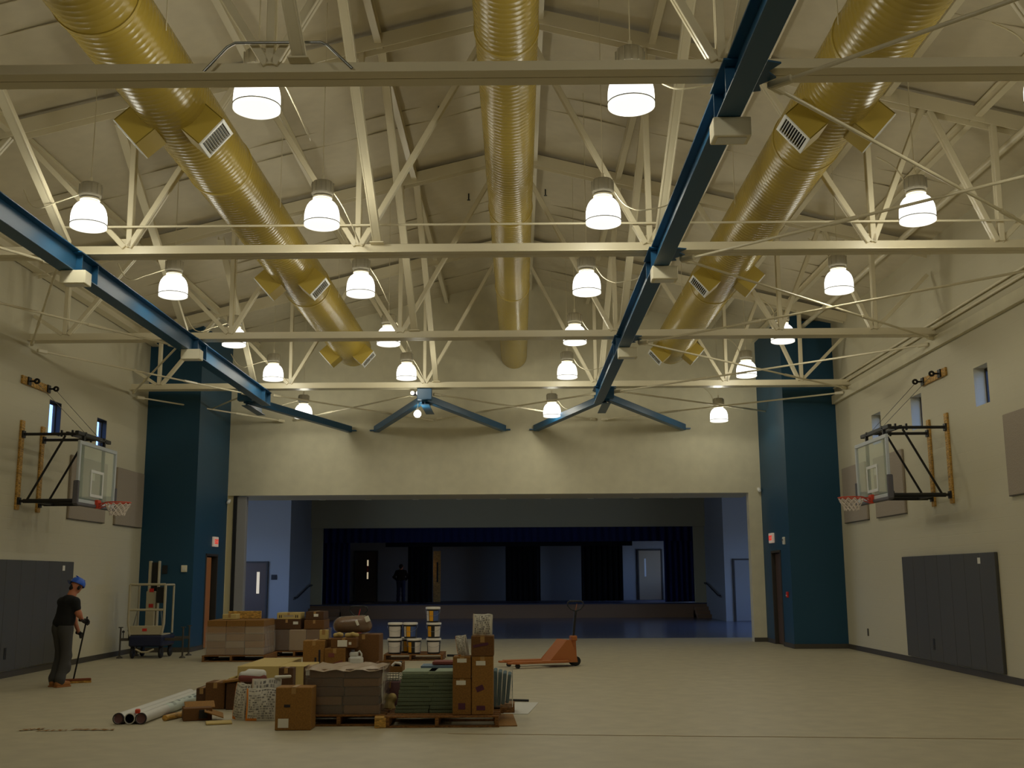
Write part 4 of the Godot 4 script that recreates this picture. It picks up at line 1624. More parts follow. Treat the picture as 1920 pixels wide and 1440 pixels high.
# ---- wall hung basketball hoops ----
func hoop(xw: float, zc: float, label: String) -> void:
	var s := -1.0 if xw > 0 else 1.0   # towards the court
	var xb := xw + s * 1.27            # backboard
	var t := thing("basketball_hoop", label, "hoop", Vector3(xw, 2.95, zc))
	var zs := [zc + 0.44, zc - 0.44]
	var b: MB
	for z in zs:
		b = MB.new()
		b.box(Vector3(xw + s * 0.02, 3.77, z), Vector3(0.04, 1.63, 0.14), Basis(), 0.006)
		part("wall_board", b, M.wood_post, t)
		for y in [4.33, 3.11]:
			b = MB.new()
			b.box(Vector3(xw + s * 0.055, y, z), Vector3(0.03, 0.13, 0.12), Basis(), 0.004)
			b.box(Vector3(xw + s * 0.1, y, z), Vector3(0.08, 0.05, 0.06), Basis(), 0.004)
			part("wall_bracket", b, M.black_steel, t)
		b = MB.new()
		b.tube([Vector3(xw + s * 0.13, 4.33, z), Vector3(xb - s * 0.06, 4.33, z)], 0.028, 10)
		part("upper_arm", b, M.black_steel, t)
		b = MB.new()
		b.tube([Vector3(xw + s * 0.13, 3.11, z), Vector3(xb - s * 0.06, 3.11, z)], 0.04, 10)
		part("lower_arm", b, M.black_steel, t)
		b = MB.new()
		b.tube([Vector3(xw + s * 0.2, 3.14, z), Vector3(xw + s * 0.82, 4.3, z)], 0.022, 8)
		part("diagonal_strut", b, M.black_steel, t)
		for e in [0.75, 0.95]:
			b = MB.new()
			b.box(Vector3(xw + s * e, 4.34, z), Vector3(0.03, 0.12, 0.05), Basis(), 0.004)
			part("clamp", b, M.black_steel, t)
	b = MB.new()
	b.bar(Vector3(xb - s * 0.1, 4.31, zc + 0.8), Vector3(xb - s * 0.1, 4.31, zc - 0.8), 0.07, 0.07, Vector3.UP, 0.008)
	b.bar(Vector3(xb - s * 0.08, 3.13, zc + 0.8), Vector3(xb - s * 0.08, 3.13, zc - 0.8), 0.06, 0.06, Vector3.UP, 0.008)
	for z in [zc + 0.5, zc - 0.5]:
		b.bar(Vector3(xb - s * 0.09, 4.31, z), Vector3(xb - s * 0.09, 3.13, z), 0.05, 0.05, Vector3.RIGHT)
	b.bar(Vector3(xw + s * 0.85, 4.35, zs[0]), Vector3(xw + s * 0.85, 4.35, zs[1]), 0.05, 0.05)
	b.bar(Vector3(xw + s * 0.3, 3.11, zs[0]), Vector3(xw + s * 0.3, 3.11, zs[1]), 0.05, 0.05)
	part("back_frame", b, M.black_steel, t)
	# backboard
	var y0 := 3.05
	var y1 := 4.16
	var z0 := zc + 0.91
	var z1 := zc - 0.91
	b = MB.new()
	for e in [[y0 + 0.035, 0], [y1 - 0.035, 0]]:
		b.box(Vector3(xb, e[0], zc), Vector3(0.05, 0.07, 1.82), Basis(), 0.008)
	for z in [z0 - 0.035, z1 + 0.035]:
		b.box(Vector3(xb, (y0 + y1) / 2, z), Vector3(0.05, y1 - y0 - 0.14, 0.07), Basis(), 0.008)
	part("backboard_frame", b, M.board_frame, t)
	b = MB.new()
	b.box(Vector3(xb, (y0 + y1) / 2, zc), Vector3(0.012, y1 - y0 - 0.12, 1.7))
	part("glass_board", b, M.board_glass, t)
	b = MB.new()
	var xf := xb + s * 0.012
	for e in [3.22, 3.66]:
		b.box(Vector3(xf, e, zc), Vector3(0.006, 0.05, 0.61))
	for e in [-0.28, 0.28]:
		b.box(Vector3(xf, 3.44, zc + e), Vector3(0.006, 0.39, 0.05))
	part("target_square", b, M.grille_white, t)
	b = MB.new()
	b.box(Vector3(xb - s * 0.01, 3.6, zc + 0.15), Vector3(0.004, 0.2, 0.16))
	part("paper_label", b, M.paper, t)
	b = MB.new()
	b.box(Vector3(xb, y0 - 0.02, zc), Vector3(0.1, 0.06, 1.84), Basis(), 0.02)
	for z in [z0 + 0.01, z1 - 0.01]:
		b.box(Vector3(xb, y0 + 0.18, z), Vector3(0.1, 0.42, 0.06), Basis(), 0.02)
	part("edge_padding", b, M.pad_grey, t)
	# rim and net
	var rc := Vector3(xb + s * 0.42, 3.1, zc)
	b = MB.new()
	var ring := []
	for i in 29:
		var a := TAU * i / 28.0
		ring.append(rc + Vector3(cos(a) * 0.228, 0, sin(a) * 0.228))
	b.tube(ring, 0.011, 8, false)
	b.box(Vector3(xb + s * 0.05, 3.07, zc), Vector3(0.06, 0.16, 0.16), Basis(), 0.008)
	b.box(Vector3(xb + s * 0.13, 3.09, zc), Vector3(0.16, 0.02, 0.1))
	for e in [-1.0, 1.0]:
		b.bar(Vector3(xb + s * 0.06, 3.0, zc + e * 0.05), rc + Vector3(-s * 0.16, 0, e * 0.16), 0.016, 0.016)
	part("rim", b, M.rim_orange, t)
	b = MB.new()
	var pts := []
	for j in 5:
		var row := []
		for i in 12:
			var a := TAU * (i + 0.5 * (j % 2)) / 12.0
			var r: float = [0.225, 0.2, 0.17, 0.14, 0.13][j]
			row.append(rc + Vector3(cos(a) * r, -0.015 - 0.055 * j, sin(a) * r))
		pts.append(row)
	for j in 4:
		for i in 12:
			var k := (i + (1 if j % 2 else -1) + 12) % 12
			b.bar(pts[j][i], pts[j + 1][i], 0.012, 0.012)
			b.bar(pts[j][i], pts[j + 1][k], 0.012, 0.012)
	part("net", b, M.net_white, t)
	# hoist board with pulleys and two cables
	t = thing("pulley_board", "wooden board with black pulleys above the " + ("right" if xw > 0 else "left") + " hoop", "pulley", Vector3(xw, 5.25, zc))
	b = MB.new()
	b.box(Vector3(xw + s * 0.02, 5.33, zc), Vector3(0.04, 0.15, 1.2), Basis(), 0.006)
	part("board", b, M.wood_post, t)
	for e in [0.35, -0.5]:
		b = MB.new()
		b.box(Vector3(xw + s * 0.05, 5.33, zc + e), Vector3(0.03, 0.15, 0.13), Basis(), 0.004)
		b.box(Vector3(xw + s * 0.11, 5.33, zc + e), Vector3(0.12, 0.03, 0.03))
		part("pulley_bracket", b, M.black_steel, t)
		b = MB.new()
		b.lathe([Vector2(0.02, -0.015), Vector2(0.055, -0.015), Vector2(0.045, 0.0), Vector2(0.055, 0.015), Vector2(0.02, 0.015)], 14, Transform3D(Basis(Vector3(1, 0, 0), Vector3(0, 0, 1), Vector3(0, -1, 0)), Vector3(xw + s * 0.19, 5.33, zc + e)))
		part("pulley_wheel", b, M.black_steel, t)
	for e in [[0.35, 0.44], [-0.5, -0.2]]:
		b = MB.new()
		b.tube([Vector3(xw + s * 0.2, 5.29, zc + e[0]), Vector3(xb - s * 0.1, 4.35, zc + e[1])], 0.005, 6)
		part("hoist_cable", b, M.galvanised, t)


func hoops() -> void:
	hoop(XR, -20.18, "glass backboard hoop hung from the right wall on black arms")
	hoop(XL, -20.33, "glass backboard hoop hung from the left wall on black arms")


# ---- personnel lift by the left pilaster ----
func lift() -> void:
	var o := Vector3(-8.18, 0, -25.0)
	var t := thing("personnel_lift", "white vertical mast lift with navy base beside the left pilaster", "lift", o)
	var b := MB.new()
	b.box(o + Vector3(0, 0.37, 0), Vector3(0.74, 0.24, 0.9), Basis(), 0.03)
	part("chassis", b, M.lift_navy, t)
	for e in [[-0.31, 0.32], [0.31, 0.32], [-0.31, -0.32], [0.31, -0.32]]:
		b = MB.new()
		b.lathe([Vector2(0.02, -0.03), Vector2(0.1, -0.03), Vector2(0.115, -0.015), Vector2(0.115, 0.015), Vector2(0.1, 0.03), Vector2(0.02, 0.03)], 18, Transform3D(Basis(Vector3(0, 1, 0), Vector3(1, 0, 0), Vector3(0, 0, -1)), o + Vector3(e[0], 0.115, e[1])))
		b.box(o + Vector3(e[0], 0.2, e[1]), Vector3(0.08, 0.14, 0.07), Basis(), 0.008)
		part("wheel", b, M.dark, t)
	b = MB.new()
	b.tube([o + Vector3(-0.2, 0.2, 0.46), o + Vector3(-0.06, 0.14, 0.48), o + Vector3(0.06, 0.14, 0.48), o + Vector3(0.2, 0.2, 0.46)], 0.02, 8)
	part("front_bumper", b, M.lift_white, t)
	b = MB.new()
	b.box(o + Vector3(-0.02, 0.6, 0.36), Vector3(0.7, 0.2, 0.04), Basis(), 0.012)
	b.box(o + Vector3(-0.02, 0.5, 0.05), Vector3(0.7, 0.03, 0.6), Basis(), 0.01)
	part("platform", b, M.lift_white, t)
	b = MB.new()
	for x in [-0.42, 0.36]:
		b.tube([o + Vector3(x * 0.88, 0.5, 0.36), o + Vector3(x, 0.75, 0.36), o + Vector3(x, 1.58, 0.36)], 0.03, 10)
		b.tube([o + Vector3(x, 0.52, -0.25), o + Vector3(x, 1.58, -0.25)], 0.024, 8)
		b.tube([o + Vector3(x, 1.58, 0.36), o + Vector3(x, 1.58, -0.25)], 0.024, 8)
	for y in [1.59, 1.04]:
		b.tube([o + Vector3(-0.42, y, 0.36), o + Vector3(0.36, y, 0.36)], 0.026, 8)
	part("guard_rail", b, M.lift_white, t)
	for e in [[-0.12, -0.3], [0.14, 0.3]]:
		b = MB.new()
		b.tube([o + Vector3(e[0] * 2.0, 1.02, 0.34), o + Vector3(e[1] * 1.15, 0.55, 0.36)], 0.012, 6)
		part("stay", b, M.galvanised, t)
	b = MB.new()
	b.box(o + Vector3(-0.15, 1.28, -0.12), Vector3(0.05, 1.66, 0.12), Basis(), 0.008)
	b.box(o + Vector3(0.05, 1.28, -0.12), Vector3(0.03, 1.66, 0.12), Basis(), 0.008)
	b.box(o + Vector3(-0.08, 0.98, -0.05), Vector3(0.2, 0.92, 0.1), Basis(), 0.01)
	part("mast", b, M.lift_white, t)
	b = MB.new()
	b.box(o + Vector3(-0.05, 1.28, -0.16), Vector3(0.15, 1.6, 0.05))
	part("inner_mast", b, M.black_steel, t)
	b = MB.new()
	b.box(o + Vector3(0.2, 1.36, 0.1), Vector3(0.2, 0.36, 0.14), Basis(), 0.02)
	part("control_box", b, M.black_steel, t)
	for y in [1.46, 1.12]:
		b = MB.new()
		b.box(o + Vector3(-0.06, y, 0.008), Vector3(0.1, 0.08, 0.006))
		part("red_label", b, M.red, t)
	b = MB.new()
	b.box(o + Vector3(-0.05, 0.61, 0.383), Vector3(0.1, 0.06, 0.006))
	part("red_label", b, M.red, t)
	for e in [[-0.6, 0.3], [0.78, 0.3], [-0.5, -0.5], [0.68, -0.5]]:
		b = MB.new()
		b.bar(o + Vector3(signf(e[0]) * 0.3, 0.4, e[1] * 0.8), o + Vector3(e[0], 0.4, e[1]), 0.05, 0.06)
		b.tube([o + Vector3(e[0], 0.02, e[1]), o + Vector3(e[0], 0.66, e[1])], 0.02, 8)
		b.lathe([Vector2(0.001, 0.0), Vector2(0.07, 0.0), Vector2(0.065, 0.02), Vector2(0.02, 0.05)], 14, Transform3D(Basis(), o + Vector3(e[0], 0, e[1])))
		b.tube([o + Vector3(e[0] - 0.05, 0.66, e[1]), o + Vector3(e[0] + 0.05, 0.66, e[1])], 0.012, 6)
		part("outrigger", b, M.base_grey, t)
	for e in [[-0.54, 0.62], [-0.42, 0.65], [-0.32, 0.66]]:
		b = MB.new()
		b.lathe([Vector2(0.001, -0.03), Vector2(0.028, -0.02), Vector2(0.03, 0.01), Vector2(0.001, 0.03)], 10, Transform3D(Basis(), o + Vector3(e[0], e[1] - 0.05, 0.3)))
		b.tube([o + Vector3(e[0], 0.4, 0.3), o + Vector3(e[0], e[1] - 0.06, 0.3)], 0.01, 6)
		part("lever_knob", b, M.black_steel, t)


const ORD := ["first", "second", "third", "fourth", "fifth", "sixth", "seventh", "eighth", "ninth", "tenth", "eleventh"]


# ---- goods on pallets ----
func pallet(c: Vector3, w: float, d: float, label: String, h := 0.13) -> void:
	var t := thing("pallet", label, "pallet", c)
	var n := int(d / 0.16)
	for i in n:
		var b := MB.new()
		var z := lerpf(-d / 2 + 0.05, d / 2 - 0.05, float(i) / (n - 1))
		b.box(c + Vector3(rng.randf_range(-0.008, 0.008), h - 0.01, z), Vector3(w, 0.02, 0.1), Basis(), 0.003)
		part("deck_board", b, M.pallet_wood, t)
	for x in [-w / 2 + 0.03, -0.06, w / 2 - 0.03]:
		var b := MB.new()
		b.box(c + Vector3(x, h / 2, 0), Vector3(0.045, h - 0.04, d), Basis(), 0.004)
		part("stringer", b, M.pallet_wood, t)
	for z in [-d / 2 + 0.06, 0.0, d / 2 - 0.06]:
		var b := MB.new()
		b.box(c + Vector3(0, 0.01, z), Vector3(w, 0.02, 0.1), Basis(), 0.003)
		part("bottom_board", b, M.pallet_wood, t)


# a carton: its base centre, its size; tape along the top and down the front, print and labels on the front
func carton(c: Vector3, s: Vector3, m: StandardMaterial3D, label: String, yaw := 0.0, marks := [], group := "", taped := true) -> Node3D:
	var t := thing("carton", label, "box", c, group)
	var bs := Basis(Vector3.UP, yaw)
	var b := MB.new()
	b.box(c + Vector3(0, s.y / 2, 0), s, bs, 0.008)
	part("body", b, m, t)
	b = MB.new()
	if taped:
		b.box(c + bs * Vector3(0, s.y + 0.001, 0), Vector3(0.05, 0.003, s.z * 0.99), bs)
		b.box(c + bs * Vector3(0, s.y - 0.04, s.z / 2 + 0.001), Vector3(0.05, 0.07, 0.003), bs)
		part("tape", b, M.tape, t)
	for k in marks:   # [material, x, y, w, h, slant]
		b = MB.new()
		var q := bs * Basis(Vector3(0, 0, 1), k[5] if k.size() > 5 else 0.0)
		b.box(c + bs * Vector3(k[1], k[2], s.z / 2 + 0.0022), Vector3(k[3], k[4], 0.003), q)
		part("label" if k[0] == M.paper else "print_mark", b, k[0], t)
	return t


# a limp paper bag: pillow shape with a squared foot, print wraps its faces
func paper_bag(c: Vector3, s: Vector3, bs: Basis, m: Material, label: String, group := "") -> void:
	var t := thing("paper_bag", label, "bag", c, group)
	for sd in [1.0, -1.0]:
		var rows := []
		for j in 9:
			var row := []
			var v := j / 8.0
			for i in 9:
				var u := i / 8.0
				var puff := pow(sin(PI * clampf(u, 0.03, 0.97)), 0.35) * pow(sin(PI * clampf(v * 0.94 + 0.03, 0.0, 1.0)), 0.3)
				var wr := 0.008 * sin(u * 17.0 + v * 9.0 + c.x * 40.0)
				row.append(c + bs * Vector3((u - 0.5) * s.x * (1.0 - 0.05 * sin(PI * v)), v * s.y + 0.012 * sin(u * 7.0 + c.x * 9.0) * v, sd * (0.006 + (s.z * 0.5) * puff + wr * puff)))
			rows.append(row)
		var b := MB.new()
		b.sheet(rows, sd < 0)
		part("front_face" if sd > 0 else "back_face", b, m, t)
	var b := MB.new()
	for u in [-0.5, 0.5]:
		b.box(c + bs * Vector3(u * s.x * 0.985, s.y * 0.5, 0), Vector3(0.006, s.y * 0.96, 0.016), bs, 0.002)
	b.box(c + bs * Vector3(0, s.y * 0.985, 0), Vector3(s.x * 0.96, 0.012, 0.014), bs, 0.003)
	part("sewn_edge", b, M.paper, t)


func pail(at: Vector3, front: int, label: String) -> void:
	var t := thing("paint_pail", label, "bucket", at, "paint buckets on the far pallet")
	var xf := Transform3D(Basis(), at)
	var b := MB.new()
	b.lathe([Vector2(0.001, 0), Vector2(0.128, 0), Vector2(0.132, 0.01), Vector2(0.146, 0.285)], 24, xf)
	part("body", b, M.pail_black, t)
	b = MB.new()
	b.lathe([Vector2(0.146, 0.272), Vector2(0.158, 0.275), Vector2(0.158, 0.312), Vector2(0.15, 0.318), Vector2(0.001, 0.314)], 24, xf)
	part("lid", b, M.lid_white, t)
	# a printed wrap on the side turned to the front: white panel, or coloured picture
	var sp := [[-1.0, 1.0, M.pail_white]] if front == 0 else ([[-1.1, -0.6, M.pail_white], [-0.5, 0.1, M.pail_yellow], [0.15, 1.0, M.pail_blue]] if front == 1 else [[-1.0, -0.35, M.pail_yellow], [0.2, 1.25, M.pail_white]])
	for q in sp:
		var rows := []
		for j in 2:
			var row := []
			for i in 9:
				var a := lerpf(q[0], q[1], i / 8.0)
				var y := 0.03 if j == 0 else 0.24
				var r := lerpf(0.132, 0.146, y / 0.285) + 0.0015
				row.append(at + Vector3(sin(a) * r, y, cos(a) * r))
			rows.append(row)
		b = MB.new()
		b.sheet(rows)
		part("printed_panel", b, q[2], t)
	b = MB.new()
	var pts := []
	for i in 13:
		var a := PI * i / 12.0
		pts.append(at + Vector3(cos(a) * 0.16, 0.255 - sin(a) * 0.12, 0.02 + sin(a) * 0.145))
	b.tube(pts, 0.003, 5)
	part("bail_handle", b, M.galvanised, t)


func wrap_shell(parent: Node3D, lo: Vector3, hi: Vector3, film: Material = M.milky_wrap) -> void:
	var b := MB.new()
	var n := 14
	for side in 4:
		var rows := []
		for j in 6:
			var row := []
			for i in n + 1:
				var u := float(i) / n
				var y := lerpf(lo.y, hi.y, j / 5.0)
				var ripple := 0.008 + 0.006 * sin(i * 1.9 + j * 1.3 + lo.x * 7.0)
				var p: Vector3
				if side == 0:
					p = Vector3(lerpf(lo.x, hi.x, u), y, hi.z + ripple)
				elif side == 1:
					p = Vector3(hi.x + ripple, y, lerpf(hi.z, lo.z, u))
				elif side == 2:
					p = Vector3(lerpf(hi.x, lo.x, u), y, lo.z - ripple)
				else:
					p = Vector3(lo.x - ripple, y, lerpf(lo.z, hi.z, u))
				row.append(p)
			rows.append(row)
		b.sheet(rows)
	part("film", b, film, parent)


func pallet_goods() -> void:
	# front pallet with the green tiles and the tall cartons
	pallet(Vector3(-0.9, 0, -13.72), 1.32, 1.2, "wooden pallet in front carrying green carpet tiles and tall cartons")
	for s in [[-1.27, 0.4, -13.62, 11, 0.0, "left"], [-0.92, 0.3, -13.62, 11, 0.0, "right"]]:
		for i in int(s[3]):
			var b := MB.new()
			var lean: float = 0.008 * i if s[5] == "left" else -0.002 * i
			var at := Vector3(s[0] + lean + rng.randf_range(-0.006, 0.006), 0.131 + 0.0437 * i, s[2] + rng.randf_range(-0.006, 0.006))
			b.box(at + Vector3(0, 0.021, 0), Vector3(s[1], 0.042, 0.46), Basis(Vector3.UP, rng.randf_range(-0.02, 0.02)), 0.006)
			single("carpet_tile", b, M.tile_green if i < int(s[3]) - 1 else M.tile_green_pale, "%s tile from the bottom of the %s green stack on the front pallet" % [ORD[i], s[5]], "tile", at, "%s stack of green tiles" % s[5])
	for i in 9:
		var b := MB.new()
		var at := Vector3(-0.98 + rng.randf_range(-0.01, 0.01), 0.131 + 0.056 * i, -14.1)
		b.box(at + Vector3(0, 0.027, 0), Vector3(0.5, 0.054, 0.36), Basis(Vector3.UP, rng.randf_range(-0.03, 0.03)), 0.006)
		single("carpet_tile", b, M.tile_blue if i > 6 else M.tile_green, "%s tile from the bottom of the rear stack behind the green stacks" % ORD[i], "tile", at, "rear stack of tiles on the front pallet")
	var bb := MB.new()
	bb.box(Vector3(-0.9, 0.66, -14.1), Vector3(0.36, 0.04, 0.3), Basis(), 0.008)
	single("maroon_sheet", bb, M.maroon, "maroon topped dark slab lying on the rear tile stack", "sheet", Vector3(-0.9, 0.64, -14.1))
	var g := "tall cartons on the front pallet"
	carton(Vector3(-0.675, 0.131, -13.31), Vector3(0.215, 0.41, 0.27), M.card_a, "lower tall brown carton, left of two on the front pallet", 0.0, [[M.paper, -0.01, 0.365, 0.11, 0.05], [M.ink_purple, 0.0, 0.1, 0.08, 0.07]], g)
	carton(Vector3(-0.675, 0.542, -13.31), Vector3(0.212, 0.25, 0.27), M.card_a, "upper brown carton with white label, left of two on the front pallet", 0.0, [[M.paper, 0.0, 0.205, 0.11, 0.045]], g)
	carton(Vector3(-0.435, 0.131, -13.31), Vector3(0.25, 0.66, 0.27), M.card_c, "tallest brown carton, right of two on the front pallet", 0.0, [[M.paper, -0.02, 0.585, 0.11, 0.05], [M.ink_purple, -0.03, 0.3, 0.09, 0.06, 0.4], [M.ink_purple, -0.02, 0.08, 0.1, 0.05]], g)
	carton(Vector3(-0.435, 0.792, -13.31), Vector3(0.265, 0.235, 0.27), M.card_b, "brown carton with slanting purple print atop the tallest carton", 0.0, [[M.ink_purple, -0.02, 0.13, 0.18, 0.03, 0.18]], g)
	paper_bag(Vector3(-0.44, 1.028, -13.31), Vector3(0.23, 0.24, 0.1), Basis(Vector3(0, 0, 1), -0.03), M.bag_print_two, "white printed paper bag standing on the highest carton")
	paper_bag(Vector3(-0.66, 0.793, -13.31), Vector3(0.13, 0.23, 0.1), Basis(Vector3(0, 0, 1), 0.16) * Basis(Vector3.UP, -0.4), M.bag_print, "white and orange paper bag leaning on the left tall carton")
	var t := thing("wrapped_pads", "teal pads in clear plastic behind the tall cartons", "pads", Vector3(-0.24, 0.131, -13.95))
	for i in 5:
		bb = MB.new()
		bb.box(Vector3(-0.36 + i * 0.055, 0.37, -13.95), Vector3(0.045, 0.46 - 0.03 * i, 0.4), Basis(Vector3(0, 0, 1), -0.05 * i * 0.5), 0.01)
		part("pad", bb, M.teal_pad, t)
	wrap_shell(t, Vector3(-0.4, 0.15, -14.16), Vector3(-0.1, 0.6, -13.74))
	# brown cartons under film beside it
	pallet(Vector3(-2.06, 0, -13.75), 0.98, 0.95, "wooden pallet under the film wrapped brown cartons")
	g = "brown cartons wrapped in film"
	for j in 5:
		for i in 2:
			var sy := 0.1
			carton(Vector3(-2.29 + 0.43 * i + [0.0, -0.012, 0.01, -0.006, 0.012][j], 0.131 + 0.103 * j, -13.72 + rng.randf_range(-0.022, 0.022)), Vector3(0.418, sy, 0.78), [M.card_d, M.card_b, M.card_d, M.card_d, M.card_b][(j + i) % 5], "flat brown carton, %s of five layers in the film wrapped stack, %s column" % [["lowest", "second", "middle", "fourth", "topmost"][j], ["left", "right"][i]], rng.randf_range(-0.01, 0.01), [], g, false)
	t = thing("stretch_film", "clear stretch film round the brown carton stack in front", "film", Vector3(-2.075, 0.131, -13.72))
	wrap_shell(t, Vector3(-2.52, 0.135, -14.13), Vector3(-1.63, 0.66, -13.31), M.wrap)
	var rows := []
	for j in 7:
		var row := []
		for i in 13:
			row.append(Vector3(lerpf(-2.54, -1.62, i / 12.0), 0.66 + 0.014 * sin(i * 1.7 + j) - (0.03 if i == 0 or i == 12 or j == 6 else 0.0), lerpf(-14.1, -13.29, j / 6.0)))
		rows.append(row)
	bb = MB.new()
	bb.sheet(rows, true)
	single("film_sheet", bb, M.film_beige, "crumpled beige film sheet over the film wrapped brown cartons", "sheet", Vector3(-2.08, 0.65, -13.7))
	bb = MB.new()
	bb.box(Vector3(-1.62, 0.06, -13.2), Vector3(0.13, 0.12, 0.2), Basis(Vector3.UP, 0.1), 0.008)
	single("wood_block", bb, M.wood_post, "yellow wooden block on the floor right of the wrapped carton stack", "block", Vector3(-1.62, 0, -13.2))
	# the further row: film wrapped cartons on the left
	pallet(Vector3(-5.96, 0, -24.05), 1.34, 1.15, "wooden pallet under the large film wrapped stack near the left pilaster")
	t = thing("wrapped_cartons", "large stack of flat cartons in milky film near the left pilaster", "boxes", Vector3(-5.96, 0.131, -24.05))
	for j in 5:
		for i in 3:
			bb = MB.new()
			bb.box(Vector3(-6.36 + 0.4 * i, 0.131 + 0.143 * (j + 0.5), -24.05), Vector3(0.392, 0.139, 1.0), Basis(Vector3.UP, rng.randf_range(-0.01, 0.01)), 0.008)
			part("carton", bb, [M.card_c, M.card_a, M.film_beige][(i + j) % 3] if j < 4 else M.card_a, t)
	wrap_shell(t, Vector3(-6.57, 0.14, -24.57), Vector3(-5.35, 0.72, -23.53))
	wrap_shell(t, Vector3(-6.575, 0.14, -24.575), Vector3(-5.345, 0.6, -23.525))
	carton(Vector3(-6.2, 0.848, -24.1), Vector3(0.3, 0.11, 0.3), M.foam_yellow, "small pale carton on the large film wrapped stack")
	bb = MB.new()
	bb.box(Vector3(-5.98, 0.93, -24.4), Vector3(0.72, 0.16, 0.04), Basis(), 0.006)
	single("wood_plank", bb, M.wood_post, "pale plank lying on edge on the large film wrapped stack", "plank", Vector3(-5.98, 0.848, -24.4))
	# second pallet of the further row
	pallet(Vector3(-4.9, 0, -25.3), 1.2, 1.1, "wooden pallet under brown cartons, middle of the further row")
	g = "cartons on the middle pallet of the further row"
	t = thing("wrapped_cartons", "milky film wrapped cartons, lower tier of the middle pallet", "boxes", Vector3(-4.9, 0.131, -25.3))
	for i in 3:
		bb = MB.new()
		bb.box(Vector3(-5.28 + 0.38 * i, 0.36, -25.3), Vector3(0.374, 0.455, 1.0), Basis(), 0.01)
		part("carton", bb, [M.card_d, M.film_beige, M.card_b][i], t)
	wrap_shell(t, Vector3(-5.48, 0.15, -25.82), Vector3(-4.32, 0.59, -24.78))
	carton(Vector3(-5.16, 0.592, -25.2), Vector3(0.62, 0.22, 0.7), M.card_d, "dark brown carton with pale label, left on the middle pallet", 0.0, [[M.paper, 0.2, 0.14, 0.11, 0.06]], g)
	carton(Vector3(-4.55, 0.592, -25.2), Vector3(0.44, 0.2, 0.7), M.card_b, "brown carton right on the middle pallet of the further row", 0.0, [], g)
	carton(Vector3(-4.55, 0.794, -25.2), Vector3(0.4, 0.18, 0.6), M.card_d, "upper dark brown carton with small label on the middle pallet", 0.0, [[M.paper, 0.03, 0.1, 0.1, 0.06]], g)
	t = carton(Vector3(-5.12, 0.814, -25.1), Vector3(0.52, 0.14, 0.5), M.foam_yellow, "white carton with dark marks on top of the middle pallet", 0.0, [[M.ink_dark, -0.2, 0.06, 0.02, 0.06], [M.ink_dark, -0.16, 0.06, 0.02, 0.06], [M.ink_dark, 0.16, 0.06, 0.02, 0.06], [M.ink_dark, 0.2, 0.06, 0.02, 0.06], [M.panel_taupe, 0.0, 0.07, 0.22, 0.03]], g)
	# paint pails
	pallet(Vector3(-2.22, 0, -24.0), 1.25, 1.0, "wooden pallet under the paint buckets")
	pail(Vector3(-2.63, 0.131, -23.72), 0, "white fronted paint bucket, left of the bottom row")
	pail(Vector3(-2.22, 0.131, -23.72), 2, "paint bucket in the middle of the bottom row")
	pail(Vector3(-1.81, 0.131, -23.72), 0, "white fronted paint bucket, right of the bottom row")
	pail(Vector3(-2.4, 0.131, -24.12), 1, "paint bucket in the bottom row behind, half hidden")
	pail(Vector3(-2.63, 0.452, -23.78), 0, "white fronted paint bucket, left of the second row")
	pail(Vector3(-2.31, 0.452, -23.78), 1, "picture labelled paint bucket beside the left one, second row")
	pail(Vector3(-1.81, 0.452, -23.74), 2, "yellow striped paint bucket under the topmost one")
	pail(Vector3(-1.83, 0.773, -23.74), 1, "topmost paint bucket at the right, on two others")
	bb = MB.new()
	bb.tube([Vector3(-1.58, 0.03, -24.6), Vector3(-1.2, 0.03, -24.5)], 0.025, 8)
	single("dark_rod", bb, M.dark, "short dark rod on the floor right of the paint buckets", "rod", Vector3(-1.4, 0, -24.55))
	# the heap of cartons in the middle
	pallet(Vector3(-2.8, 0, -17.95), 1.3, 1.1, "wooden pallet under the heap of cartons in the middle")
	g = "cartons heaped in the middle"
	carton(Vector3(-3.2, 0.131, -17.62), Vector3(0.33, 0.62, 0.36), M.card_c, "tall brown carton with dark print at the left of the middle heap", 0.06, [[M.ink_dark, 0.09, 0.33, 0.03, 0.3], [M.ink_dark, 0.03, 0.3, 0.03, 0.13]], g)
	carton(Vector3(-2.86, 0.131, -17.6), Vector3(0.32, 0.5, 0.36), M.card_a, "brown carton with red print in the middle heap, right of the tall one", 0.0, [[M.maroon, 0.06, 0.28, 0.14, 0.05, 0.3], [M.maroon, -0.05, 0.4, 0.09, 0.06]], g)
	carton(Vector3(-2.98, 0.131, -18.08), Vector3(0.36, 0.62, 0.36), M.card_b, "brown carton at the back of the middle heap behind the tall one", 0.0, [], g)
	carton(Vector3(-2.74, 0.633, -17.64), Vector3(0.4, 0.15, 0.3), M.card_b, "small brown carton with white label on the middle heap", 0.03, [[M.paper, -0.02, 0.07, 0.15, 0.1], [M.paper, 0.1, 0.07, 0.04, 0.04]], g)
	carton(Vector3(-2.47, 0.131, -18.05), Vector3(0.5, 0.69, 0.42), M.card_b, "large brown carton at the right of the middle heap", -0.03, [], g)
	carton(Vector3(-2.5, 0.131, -17.6), Vector3(0.32, 0.2, 0.3), M.card_d, "low dark carton carrying the grey jug in the middle heap", 0.0, [], g)
	t = thing("grey_jug", "pale grey plastic jug standing in front of the large heap carton", "jug", Vector3(-2.55, 0.331, -17.56))
	bb = MB.new()
	bb.box(Vector3(-2.55, 0.42, -17.56), Vector3(0.22, 0.17, 0.16), Basis(), 0.03)
	bb.box(Vector3(-2.58, 0.535, -17.56), Vector3(0.13, 0.07, 0.12), Basis(), 0.025)
	part("body", bb, M.tube_white, t)
	bb = MB.new()
